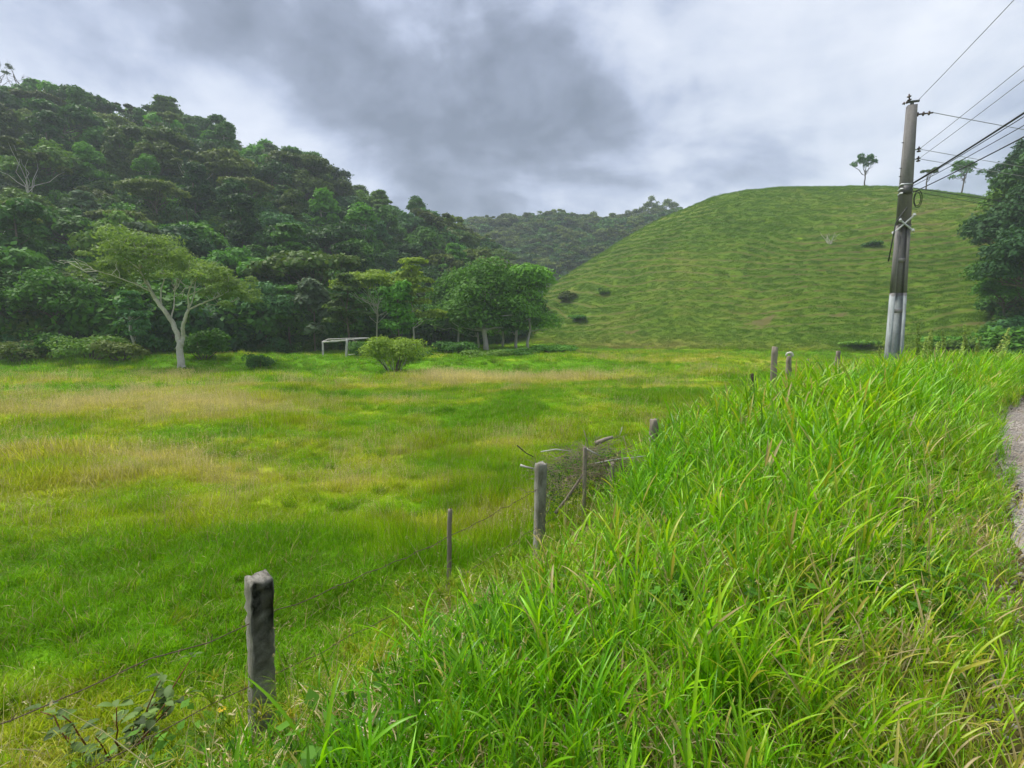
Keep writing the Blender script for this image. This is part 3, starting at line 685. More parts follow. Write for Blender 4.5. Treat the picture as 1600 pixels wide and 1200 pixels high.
def patch(rng, n, rad, L, width, lean, seg=3, dead=0.06):
    g = Geo(); a = rng.uniform(0, 6.283, n); k = np.sqrt(rng.random(n)) * rad
    base = np.stack([np.cos(a) * k, np.sin(a) * k, np.full(n, -0.02)], 1)
    Lh = L * rng.uniform(0.5, 1.25, n) * (1.1 - 0.35 * k / rad)
    m = rng.random(n) < dead
    blades(g, rng, base[~m], Lh[~m], rng.gamma(2.2, lean / 2.2, (~m).sum()), width * rng.uniform(0.7, 1.3, (~m).sum()), seg)
    if m.sum(): blades(g, rng, base[m], Lh[m] * 1.15, rng.gamma(2.2, lean / 2.0, m.sum()), width * 0.8 * np.ones(m.sum()), seg, mi=1)
    return g
def build_field_grass():
    rng = np.random.default_rng(11)
    near = source_collection('near_tuft', [patch(rng, 130, 0.24, 0.17 * f, 0.0030, 0.55).mesh('near_tuft', [M['field_grass'], M['dead_blades']]) for f in (0.7, 0.9, 1.1, 1.0, 1.35, 0.8, 1.2, 0.6)])
    mid = source_collection('mid_tuft', [patch(rng, 150, 0.42, 0.19 * f, 0.0065, 0.6, 2).mesh('mid_tuft', [M['field_grass'], M['dead_blades']]) for f in (0.7, 0.9, 1.1, 1.0, 1.3, 0.8)])
    far = source_collection('far_tuft', [patch(rng, 120, 0.75, 0.22 * f, 0.017, 0.65, 2).mesh('far_tuft', [M['field_grass'], M['dead_blades']]) for f in (0.7, 0.9, 1.1, 1.0, 1.4, 0.6)])
    def keep(x, y, cmin, jit=0.35):
        c, a = ca_coords(x, y); lim = cmin - 0.25 + 1.1 * sstep(2, 8, a)
        g = np.maximum(np.maximum(grass_hill.h(np.arctan2(x, y), np.hypot(x, y)), forest_hill.h(np.arctan2(x, y), np.hypot(x, y))), far_hill.h(np.arctan2(x, y), np.hypot(x, y)))
        return (((c + jit * rng.normal(size=len(c)) > lim) | (c < -6.2) | (a > 26)) & ((c > 0.2) | (c + road_bend(a) < -6.2))) & (g < 0.6)
    for nm, col, nv, N, r0, r1, cm, ssc, lab in (('short_pasture_grass', near, 8, 9500, 2.4, 13.5, 2.2, 1.0, 'short lush pasture grass close to the fence posts'),
                                  ('pasture_grass', mid, 6, 13000, 13, 31, 2.3, 1.0, 'mottled green and straw pasture grass in the middle of the field'),
                                  ('far_pasture_grass', far, 6, 19000, 30, 88, 2.3, 1.0, 'pasture grass on the far side of the field below the hills')):
        x, y = sector_points(rng, N, r0, r1, -52, 52, 2.0 if r0 > 5 else 1.7)
        k = keep(x, y, cm); x, y = x[k], y[k]
        d = dryness(x, y)
        s = ssc * rng.uniform(0.7, 1.2, len(x)) * (0.8 + 0.55 * vnoise(x / 1.7, y / 1.7, 300)) * (1.0 + 0.25 * (d > 0.6))
        hs = s * (0.7 + 0.9 * np.clip(fbm(x / 3.2, y / 2.2, 310, 3), -0.3, 0.8))
        scatter(nm, np.stack([x, y, height(x, y)], 1), zrot(rng, len(x)), np.stack([s, s, hs], 1), rng.integers(0, nv, len(x)), d, col, lab, 'grass')
    # coarser tussocks scattered in drifts
    tus = source_collection('tussock', [patch(rng, 110, 0.20, 0.42 * f, 0.0055, 0.75, 4, 0.10).mesh('tussock', [M['field_grass'], M['dead_blades']]) for f in (0.7, 0.9, 1.1, 0.8)])
    x, y = sector_points(rng, 16000, 3.6, 70, -51, 51, 1.35); k = keep(x, y, 2.9) & (fbm(x / 2.4, y / 1.6, 330, 3) > 0.0); x, y = x[k], y[k]; R = np.hypot(x, y)
    s = rng.uniform(0.35, 0.95, len(x)) * (0.75 + R / 45); d = np.clip(dryness(x, y) + rng.normal(0, 0.16, len(x)) - 0.06, 0, 1)
    scatter('field_tussocks', np.stack([x, y, height(x, y)], 1), zrot(rng, len(x), .2), np.stack([s, s, s * rng.uniform(.45, .85, len(x))], 1), rng.integers(0, 4, len(x)), d, tus, 'coarse grass tussocks growing in drifts across the pasture', 'grass')
    # thin seed heads standing over the dry parts
    def seedy():
        g = Geo(); n = 26; a = rng.uniform(0, 6.283, n); k = np.sqrt(rng.random(n)) * 0.3
        b = np.stack([np.cos(a) * k, np.sin(a) * k, 0 * a], 1)
        P = blades(g, rng, b, rng.uniform(0.22, 0.42, n), rng.gamma(2, 0.15, n), np.full(n, 0.0016), 3, mi=0)
        tips = P[:, -1]
        for j in range(4): leaves(g, rng, tips - np.array([0, 0, 0.02 * j]) + rng.normal(0, 0.006, (n, 3)), rng.normal(size=(n, 3)), 0.012, 0, 0.3)
        return g.mesh('seed_heads', [M['dead_blades']])
    col = source_collection('seed_head', [seedy() for _ in range(4)])
    x, y = sector_points(rng, 9000, 4.5, 45, -50, 50, 1.5); d = dryness(x, y); k = keep(x, y, 2.6) & (d > rng.uniform(0.28, 0.9, len(x))); x, y, d = x[k], y[k], d[k]
    s = rng.uniform(0.7, 1.2, len(x)) * (1 + np.hypot(x, y) / 60)
    scatter('dry_seed_heads', np.stack([x, y, height(x, y)], 1), zrot(rng, len(x)), s, rng.integers(0, 4, len(x)), d, col, 'thin straw coloured seed heads over the dry parts of the pasture', 'grass')
    # hill clumps
    hillc = source_collection('hill_tuft', [patch(rng, 70, 0.50, 0.22 * f, 0.015, 0.7, 2, 0.02).mesh('hill_tuft', [M['hill_grass'], M['dead_blades']]) for f in (0.6, 0.8, 1.0, 0.9, 1.2)])
    x, y = sector_points(rng, 95000, 70, 172, -1, 50, 1.6); az = np.arctan2(x, y); R = np.hypot(x, y); g = grass_hill.h(az, R)
    k = (g > 0.3) & (forest_hill.h(az, R) < g) & (far_hill.h(az, R) < g); x, y, g = x[k], y[k], g[k]
    ph = terr_phase(g, x, y); fr = ph - np.floor(ph)
    k = rng.random(len(x)) < 0.9; x, y = x[k], y[k]
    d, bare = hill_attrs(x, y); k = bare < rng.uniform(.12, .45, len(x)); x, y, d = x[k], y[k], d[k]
    s = rng.uniform(0.6, 1.3, len(x))
    scatter('hill_grass', np.stack([x, y, height(x, y) - 0.03], 1), zrot(rng, len(x), 0.2), s, rng.integers(0, 5, len(x)), d, hillc, 'tufted grass covering the terraced hill', 'grass')
build_field_grass()

# ------------------------------------------------------------------ tall grass of the verge
def tall_plant(rng, H=0.6, stems=5, leafw=0.0085, leafL=0.27):
    g = Geo()
    for s in range(stems):
        b = np.array([[rng.normal() * 0.05, rng.normal() * 0.05, -0.03]]); az = rng.uniform(0, 6.283, 1)
        hh = H * rng.uniform(0.6, 1.1)
        P = blades(g, rng, b, [hh], [abs(rng.normal(0, 0.28))], [0.0022], 6, az, 0.6, 0, rng.uniform(0.3, 0.7, 1))[0]
        nlv = rng.integers(5, 9); at = np.sort(rng.uniform(0.12, 1.0, nlv)); idx = at * 6
        i0 = np.minimum(idx.astype(int), 5); fr = (idx - i0)[:, None]; B = P[i0] * (1 - fr) + P[i0 + 1] * fr
        a0 = az + np.arange(nlv) * math.pi + rng.normal(0, 0.5, nlv)
        l0 = leafL * rng.uniform(0.55, 1.25, nlv) * (0.75 + 0.5 * at)
        start = rng.uniform(0.08, 0.62, nlv)
        N = nlv; d = np.stack([np.cos(a0), np.sin(a0), 0 * a0], 1); side = np.stack([-np.sin(a0), np.cos(a0), 0 * a0], 1)
        t = np.linspace(0, 1, 7)[None, :, None]; bend = rng.uniform(0.1, 1.15, nlv)[:, None, None]
        ang = start[:, None, None] + bend * t ** 1.3
        dirv = d[:, None] * np.sin(ang) + np.array([0, 0, 1.0]) * np.cos(ang)
        PP = B[:, None] + np.concatenate([np.zeros((N, 1, 3)), np.cumsum(dirv[:, 1:] * (l0[:, None, None] / 6), 1)], 1)
        tt = t[:, :, 0]; Wd = leafw * rng.uniform(0.6, 1.25, (nlv, 1)) * np.clip(np.sin(np.pi * (0.18 + 0.82 * tt)) ** 0.7, 0.05, 1) + 0.0004
        r = np.where(rng.random(nlv) < 0.09, rng.uniform(1.2, 1.6, nlv), rng.uniform(0, 1, nlv))
        r = np.where(at < 0.3, r + 0.35, r)
        ribbons(g, PP, Wd, side * np.cos(0.4) + d * 0 + np.array([0, 0, 1.0]) * rng.uniform(-0.5, 0.5, (nlv, 1)), 0.35, r)
    return g
def verge_edge(a): return 2.32 + 1.60 * sstep(0.5, 9, a)
def build_verge():
    rng = np.random.default_rng(23)
    col = source_collection('tall_grass_plant', [tall_plant(rng, H, st, lw, ll).mesh('tall_grass_plant', [M['verge_grass']], True)
          for H, st, lw, ll in ((0.55, 6, .0065, .26), (0.7, 5, .008, .30), (0.45, 7, .005, .20), (0.6, 6, .0065, .28), (0.8, 4, .009, .32), (0.5, 7, .0045, .22), (0.65, 6, .006, .30), (0.4, 8, .0042, .18), (0.75, 3, .0125, .36), (0.5, 6, .0075, .22))])
    P = []; 
    n = 25500
    a = rng.uniform(0, 1, n) ** 1.35 * 31 - 2.5; c = rng.uniform(-0.75, 4.4, n); c = np.where(rng.random(n) < .18 * (a > 11), -rng.random(n) * np.clip(road_bend(a), 0, 9) , c)
    x, y = -0.75 * c + 0.66 * a, 0.66 * c + 0.75 * a; x, y = x / 0.998, y / 0.998
    e = verge_edge(a) + 0.35 * fbm(a * 0.9, 0 * a, 401, 3)
    ce = c + np.minimum(road_bend(a), 9)
    dens = sstep(-0.42 - .36 * (1 - sstep(2, 4.2, a)), -0.03 - .36 * (1 - sstep(2, 4.2, a)), ce) * (1 - sstep(-0.35, 0.25, c - e))
    dens = dens * (0.62 + 0.5 * vnoise(x * 1.3, y * 1.3, 402)) * (1 - sstep(22, 27, a) * 0.7)
    k = (rng.random(n) < dens) & (np.hypot(x, y) > 1.35) & (y > -0.5); x, y, c, a, ce = x[k], y[k], c[k], a[k], ce[k]
    s = (0.62 + 0.52 * sstep(3, 10, a)) * rng.uniform(0.7, 1.25, len(x)) * (0.46 + 0.54 * sstep(-0.3, 0.9, ce) + .15 * (1 - sstep(2, 4.2, a)) * (1 - sstep(-0.3, 1.0, ce))) * (1 - (0.50 - 0.25 * sstep(4, 9, a)) * sstep(-0.9, 0.3, c - verge_edge(a)))
    s = s * (0.84 + 0.16 * sstep(1.2, 3.5, np.hypot(x, y)))
    s = s * (1 - 0.15 * sstep(17, 24, a)) * (1 - 0.13 * sstep(8, 11, a))
    d = 0.34 + 0.30 * fbm(x * 0.5, y * 0.5, 410, 3) + rng.normal(0, .10, len(x)) + 0.09 * (1 - sstep(0.0, 0.7, ce))
    d = np.where(rng.random(len(x)) < 0.022 * (a < 9), rng.uniform(.8, 1.0, len(x)), d)
    lean = np.stack([rng.normal(0, 0.18, len(x)), rng.normal(0, 0.16, len(x)), rng.uniform(0, 6.283, len(x))], 1)
    scatter('tall_verge_grass', np.stack([x, y, height(x, y)], 1), lean, s, rng.integers(0, 10, len(x)), np.clip(d, 0, 1), col, 'bright tall broad-bladed grass filling the bank between fence and road', 'grass')
    # dead thatch and short undergrowth below the tall blades
    th = []
    for _ in range(6):
        g = Geo(); m = 46; b = np.concatenate([rng.uniform(-0.2, 0.2, (m, 2)), rng.uniform(0.0, 0.10, (m, 1))], 1)
        blades(g, rng, b, rng.uniform(0.08, 0.26, m), rng.uniform(0.9, 1.8, m), rng.uniform(0.0012, 0.004, m), 4, None, 0.2, 0)
        th.append(g.mesh('thatch', [M['dead_blades']]))
    col = source_collection('thatch', th)
    n = 3300; a = rng.uniform(0, 1, n) ** 1.8 * 26 - 2.0; c = rng.uniform(-0.3, 3.6, n); x, y = -0.75 * c + 0.66 * a, 0.66 * c + 0.75 * a
    k = (c < verge_edge(a)) & (np.hypot(x, y) > 1.0) & ((c > .5) | (rng.random(n) < .2)); x, y = x[k], y[k]
    scatter('dead_grass_thatch', np.stack([x, y, height(x, y)], 1), zrot(rng, len(x)), rng.uniform(0.6, 1.3, len(x)), rng.integers(0, 6, len(x)), rng.random(len(x)), col, 'dead tan blades lying under the tall grass of the bank', 'grass')
    st = []
    for _ in range(5):
        g = Geo(); m = 5; b = np.concatenate([rng.normal(0, .05, (m, 2)), np.zeros((m, 1))], 1)
        P = blades(g, rng, b, rng.uniform(.5, .95, m), rng.uniform(.05, .6, m), np.full(m, .0022), 6, None, .4)
        for q in range(m):
            for k in (4, 5, 6): leaves(g, rng, P[q, k] + rng.normal(0, .008, (5, 3)), rng.normal(size=(5, 3)), .010, 0, .25)
        st.append(g.mesh('dead_stalk', [M['dead_blades']]))
    col = source_collection('dead_stalk', st); n = 420; a = rng.uniform(0, 1, n) ** 1.3 * 22 - 1; c = rng.uniform(0.1, 4.0, n); x, y = -0.75 * c + 0.66 * a, 0.66 * c + 0.75 * a
    k = (c < verge_edge(a) + .3) & (np.hypot(x, y) > 1.6); x, y = x[k], y[k]
    scatter('dead_grass_stalks', np.stack([x, y, height(x, y)], 1), zrot(rng, len(x), .2), rng.uniform(.6, 1.05, len(x)), rng.integers(0, 5, len(x)), rng.random(len(x)), col, 'tan dead grass stalks with seed plumes standing in the tall grass', 'grass')
    # low broad leaves at the foot of the picture
    bl = []
    for _ in range(5):
        g = Geo(); m = 20; pos = np.concatenate([rng.normal(0, 0.09, (m, 2)), rng.uniform(0.05, 0.24, (m, 1))], 1)
        for q in pos: tube(g, limb(rng, (q[0] * .3, q[1] * .3, -0.02), q, 3, .1), [0.002, 0.0015, 0.001], 3, 0, 0.2, False)
        leaves(g, rng, pos, np.array([0, 0, 1.0]) + rng.normal(0, 0.35, (m, 3)), rng.uniform(0.018, 0.034, m), 0, 0.7)
        bl.append(g.mesh('broad_leaves', [FOL['weed']]))
    col = source_collection('broad_leaf_weed', bl)
    n = 1500; a = rng.uniform(-2.0, 9, n); c = rng.uniform(0.05, 3.2, n); x, y = -0.75 * c + 0.66 * a, 0.66 * c + 0.75 * a
    k = (np.hypot(x, y) > 1.2) & (vnoise(x * 1.1, y * 1.1, 420) > 0.45); x, y = x[k], y[k]
    scatter('broad_leaf_weeds', np.stack([x, y, height(x, y)], 1), zrot(rng, len(x)), rng.uniform(0.7, 1.4, len(x)), rng.integers(0, 5, len(x)), rng.random(len(x)), col, 'low broad-leaved weeds between the tall grass in the foreground', 'weeds')
    # sedges with drooping umbrella heads on the edge of the bank
    sg = []
    for _ in range(5):
        g = Geo()
        for s in range(4):
            h = rng.uniform(0.35, 0.7); b = np.array([[rng.normal() * .06, rng.normal() * .06, -.02]])
            Pp = blades(g, rng, b, [h], [abs(rng.normal(0, .2))], [0.0025], 4)[0][-1]
            m = 11; blades(g, rng, np.tile(Pp, (m, 1)), rng.uniform(.10, .22, m), rng.uniform(1.0, 1.6, m), np.full(m, .0028), 4, np.arange(m) * 6.283 / m + rng.normal(0, .2, m), 0.5)
            m = 22; dd = rng.normal(size=(m, 3)); dd[:, 2] = abs(dd[:, 2]); dd /= np.linalg.norm(dd, axis=1, keepdims=True)
            leaves(g, rng, Pp + dd * rng.uniform(.01, .06, (m, 1)), dd, 0.010, 0, 0.3, np.full(m, 1.0))
        sg.append(g.mesh('sedge', [M['sedge']]))
    col = source_collection('sedge', sg)
    n = 300; a = rng.uniform(-1.2, 9.0, n); c = verge_edge(a) + rng.normal(0.05, 0.28, n) ; x, y = -0.75 * c + 0.66 * a, 0.66 * c + 0.75 * a
    scatter('sedges', np.stack([x, y, height(x, y)], 1), zrot(rng, n), rng.uniform(0.4, 0.85, n), rng.integers(0, 5, n), rng.random(n) * .75, col, 'yellow-green umbrella sedges along the fence line', 'sedge')
    # tiny whitish flower heads, bottom centre
    fl = []
    for _ in range(4):
        g = Geo()
        for s in range(7):
            e = np.array([rng.normal() * .07, rng.normal() * .07, rng.uniform(.12, .24)]); tube(g, limb(rng, (e[0] * .4, e[1] * .4, -.02), e, 4, .15), np.linspace(.0015, .001, 4), 3, 1, .5, False)
            m = 14; dd = rng.normal(size=(m, 3)); dd /= np.linalg.norm(dd, axis=1, keepdims=True); leaves(g, rng, e + dd * .008 * np.array([1, 1, 1.6]), dd, 0.0028, 0, .7)
        fl.append(g.mesh('flower_heads', [M['petal'], M['stem_green']]))
    col = source_collection('white_flower', fl)
    n = 26; cx = rng.normal(-0.42, 0.28, n); cyy = rng.normal(1.95, 0.22, n)
    scatter('white_flower_heads', np.stack([cx, cyy, height(cx, cyy)], 1), zrot(rng, n), rng.uniform(.8, 1.2, n), rng.integers(0, 4, n), rng.random(n), col, 'small whitish flower heads among the grass at the bottom centre', 'flowers')
    # gravel on the shoulder
    gr = []
    for _ in range(4):
        g = Geo(); m = 26
        for _k in range(m):
            s = rng.uniform(.006, .02); box(g, (rng.uniform(-.2, .2), rng.uniform(-.2, .2), s * .3), (s, s * rng.uniform(.6, 1.2), s * .7), 0, rng.uniform(.5, .8))
        gr.append(g.mesh('gravel', [M['asphalt']]))
    col = source_collection('gravel_patch', gr); n = 600; a = rng.uniform(2.5, 20, n); c = rng.normal(-0.5, 0.22, n) - road_bend(a); x, y = -0.75 * c + 0.66 * a, 0.66 * c + 0.75 * a
    scatter('shoulder_gravel', np.stack([x, y, base_h(x, y) + 0.03], 1), zrot(rng, n, 0), rng.uniform(.8, 1.5, n), rng.integers(0, 4, n), rng.random(n), col, 'loose gravel along the road edge', 'gravel')
build_verge()

# ------------------------------------------------------------------ forest trees
rngT = np.random.default_rng(31)
PROTO = []   # (kind words, crown mesh, trunk mesh)
def add_proto(words, kind, fol, bark, **kw):
    c, t = tree_meshes(rngT, kind, FOL[fol], M[bark], **kw); PROTO.append((words, c, t))
add_proto('dark round-crowned tree', 'round', 'dark', 'bark', H=10.5, R=4.8)
add_proto('dark spreading tree', 'umbrella', 'dark', 'bark', H=11, R=5.6, n=4600)
add_proto('green domed tree', 'round', 'mid', 'bark', H=10, R=5.2)
add_proto('green lobed tree', 'round', 'mid', 'bark', H=11.5, R=4.4, nl=14)
add_proto('slender green tree', 'tall', 'mid', 'pale_bark', H=12, R=4.2)
add_proto('fresh green rounded tree', 'round', 'bright', 'bark', H=9.0, R=4.4, nl=16)
add_proto('olive flat-topped tree', 'umbrella', 'olive', 'bark', H=11, R=5.0, n=4200)
add_proto('olive rounded tree', 'round', 'olive', 'bark', H=10, R=4.6)
add_proto('dark blue-green tree', 'round', 'blue', 'bark', H=9.5, R=4.2, leaf=0.30, n=6000)
add_proto('tiered green tree', 'tiered', 'mid', 'bark', H=11.5, R=5.0, n=5600, leaf=0.30)
add_proto('slender dark tree', 'tall', 'dark', 'bark', H=12.5, R=4.4)
add_proto('loose-crowned emergent tree', 'broken', 'olive', 'pale_bark', H=12, R=4.4, n=2600, leaf=0.32)
add_proto('broad-leaved pale tree', 'tiered', 'silver', 'pale_bark', H=10, R=4.2, n=3000, leaf=0.36)
_pc, _pt = palm_meshes(rngT, 8.5, FOL['blue']); PROTO.append(('feathery palm', _pc, _pt))
_proots = []
for w, c, t in PROTO:
    e = bpy.data.objects.new('forest_tree' if 'palm' not in w else 'palm_tree', None)
    a1 = bpy.data.objects.new('crown', c); a2 = bpy.data.objects.new('trunk', t); _proots.append((e, a1, a2, w))
def plant(pi, loc, rz, s, label, group, name=None, tilt=(0, 0)):
    e, a1, a2, w = _proots[pi]
    r = e.copy(); COL.objects.link(r); r.location = loc; r.rotation_euler = (tilt[0], tilt[1], rz); r.scale = s
    if name: r.name = name
    for q in (a1, a2):
        c = q.copy(); COL.objects.link(c); c.parent = r
    return tag(r, label, 'palm' if 'palm' in w else 'tree', group)

def zone_of(px):
    for lim, w in ((90, 'at the left picture edge'), (200, 'left of the white-trunked tree'), (360, 'behind the white-trunked tree'), (480, 'between white-trunked tree and goal'), (590, 'above the goal frame'),
                   (700, 'above the yellow-green bush'), (2000, 'beside the valley mouth')):
        if px < lim: return w
def build_forest():
    rng = np.random.default_rng(41); items = []
    sp = 7.5
    xs = np.arange(-230, 60, sp); ys = np.arange(30, 240, sp * 0.92)
    for j, yy in enumerate(ys):
        for i, xx in enumerate(xs):
            x = xx + (j % 2) * sp / 2 + rng.uniform(-2.2, 2.2); y = yy + rng.uniform(-2.0, 2.0)
            az, R = math.atan2(x, y), math.hypot(x, y)
            f = float(forest_hill.h(az, R)); g = float(grass_hill.h(az, R)); rr = np.interp(az, forest_hill.ra, forest_hill.rr); rf = np.interp(az, forest_hill.fa, forest_hill.fr)
            if R < rf + 2.5 or R > rr + 9 or g > f: continue
            if az < math.radians(-48) or az > az_of(800): continue
            z = float(height(x, y)); tpar = (R - rf) / (rr - rf)
            wts = np.array([8, 6, 14, 10, 7, 9, 4, 5, 5, 8, 7, 4, 2, 3], float)
            if tpar > 0.85: wts[11] *= 5; wts[6] *= 2; wts[1] *= 2; wts[13] = 0
            if tpar < 0.12: wts[12] *= 3; wts[4] *= 2; wts[9] *= 2; wts[5] *= 2
            if tpar > 0.45: wts[[0, 1, 10, 7]] *= 1.5; wts[[5]] *= 0.4
            pi = int(rng.choice(14, p=wts / wts.sum())); s = rng.uniform(0.58, 1.02) * (0.85 if tpar > 0.85 else 1.0)
            if pi == 13: s *= 0.9
            px, py = project(x, y, z + 7)
            if px < -90: continue
            items.append([pi, x, y, z, s, px, py, tpar, rng.uniform(0, 6.28), rng.uniform(0.9, 1.12)])
    tiers = lambda t: 'forest edge' if t < 0.10 else 'lower slope' if t < 0.33 else 'middle slope' if t < 0.62 else 'upper slope' if t < 0.88 else 'skyline'
    cells = {}
    for it in items: cells.setdefault((it[0], tiers(it[7]), zone_of(it[5])), []).append(it)
    ordn = ['first', 'second', 'third', 'fourth', 'fifth', 'sixth', 'seventh', 'eighth', 'ninth', 'tenth', 'eleventh', 'twelfth']
    for (pi, tr, zn), L in cells.items():
        L.sort(key=lambda q: q[5])
        for k, it in enumerate(L):
            lab = '%s, %s, %s' % (PROTO[pi][0], {'forest edge': 'forest edge'}.get(tr, tr), zn)
            if len(L) > 1: lab += ', %s from left' % ordn[min(k, 11)]
            plant(pi, (it[1], it[2], it[3] - 0.3), it[8], (it[4] * it[9], it[4] * it[9], it[4]), lab, 'trees of the wooded hillside')
    print('forest trees', len(items))
build_forest()

def bush_mesh(rng, R, H, fol, leaf=0.12, n=1800, lobes=10, name='bush', ratio=None):
    g = Geo(); L = []
    for i in range(lobes):
        a = rng.uniform(0, 6.283); k = math.sqrt(rng.random()) * 0.7; L.append((np.array([math.cos(a) * R * k, math.sin(a) * R * k, H * rng.uniform(0.25, 0.72)]), R * rng.uniform(0.3, 0.5)))
    for c, r in L: lobe_leaves(g, rng, c, r, n // lobes, leaf, min(1.0, H / R * 0.6), 0.6)
    for c, r in L[:6]: tube(g, limb(rng, (c[0] * .2, c[1] * .2, -.1), c, 4, .15), np.linspace(.03, .01, 4) * R, 4, 1, .5, False)
    return g.mesh(name, [fol, M['bark']])
def build_understory():
    rng = np.random.default_rng(51)
    src = [bush_mesh(rng, 1.6, 2.0, FOL[f], lf, n, 9, 'undergrowth') for f, lf, n in (('dark', .11, 2200), ('mid', .12, 2200), ('dark', .13, 2000), ('bright', .12, 2200), ('blue', .15, 1600), ('mid', .11, 2200), ('dark', .12, 2200))]
    col = source_collection('undergrowth_bush', src)
    # below the trees of the slope
    n = 9000; x, y = sector_points(rng, n, 58, 205, -50, 9, 1.3); az = np.arctan2(x, y); R = np.hypot(x, y)
    f = forest_hill.h(az, R); g = grass_hill.h(az, R); fa = far_hill.h(az, R)
    rf = np.interp(az, forest_hill.fa, forest_hill.fr); k = (R > rf - 1.5) & (f + 0.3 >= g) & (f > -1); k &= ~((az > az_of(835)))
    k &= rng.random(n) < np.where(R < rf + 25, 1.0, 0.5)
    x, y, R, rf = x[k], y[k], R[k], rf[k]; s = rng.uniform(0.7, 1.6, len(x)) * np.where(R < rf + 1.5, 0.75, np.where(R < rf + 13, 1.9, 1.3))
    pk = np.where(rng.random(len(x)) < 0.62, rng.choice([0, 2, 4, 6], len(x)), rng.choice([1, 3, 5], len(x)))
    scatter('forest_undergrowth', np.stack([x, y, height(x, y) - 0.1], 1), zrot(rng, len(x), 0.1), s, pk, rng.random(len(x)), col, 'dense dark undergrowth below the forest trees', 'undergrowth')
    # far woods
    src = []
    for kd, f, R_, H_ in (('round', 'dark', 4.3, 8.5), ('round', 'mid', 4.6, 8.5), ('umbrella', 'dark', 5, 9), ('round', 'olive', 4.0, 8), ('tall', 'dark', 4, 10), ('broken', 'olive', 3.8, 10.5), ('round', 'blue', 4.0, 8.0)):
        c, t = tree_meshes(rng, kd, FOL[f], M['bark'], H=H_, R=R_, leaf=0.5, n=1300, prefix='far_tree')
        src.append(c)
    col = source_collection('far_crown', src)
    n = 5200; x, y = sector_points(rng, n, 150, 315, -22, 22, 1.6); az = np.arctan2(x, y); R = np.hypot(x, y)
    fa = far_hill.h(az, R); f = forest_hill.h(az, R); g = grass_hill.h(az, R); k = (fa > g - 4) & (fa > f - 3) & (fa > 0.8); x, y = x[k], y[k]
    scatter('distant_forest', np.stack([x, y, height(x, y) - 0.8], 1), zrot(rng, len(x), 0.05), rng.uniform(0.7, 1.15, len(x)), rng.integers(0, 7, len(x)), rng.random(len(x)), col, 'distant wooded ridge closing the valley between the two hills', 'forest')
    # valley floor woods between the field and the ridge
    n = 420; x, y = sector_points(rng, n, 98, 175, -9, 6, 1.6); az = np.arctan2(x, y); R = np.hypot(x, y)
    g = grass_hill.h(az, R); k = (g < 3.5) ; x, y = x[k], y[k]
    scatter('valley_woods', np.stack([x, y, height(x, y) - 0.5], 1), zrot(rng, len(x), 0.05), rng.uniform(0.7, 1.1, len(x)), rng.integers(0, 7, len(x)), rng.random(len(x)), col, 'dark woods on the valley floor behind the clump of bright trees', 'forest')
build_understory()

def single_tree(name, label, cat, loc, crown, trunk, rz=0.0, s=1.0, group=None, tilt=(0, 0)):
    e = empty(name, loc, rz, label=label, cat=cat, group=group); e.scale = (s, s, s); e.rotation_euler = (tilt[0], tilt[1], rz)
    if crown: link('crown', crown, e)
    if trunk: link('trunk', trunk, e)
    return e
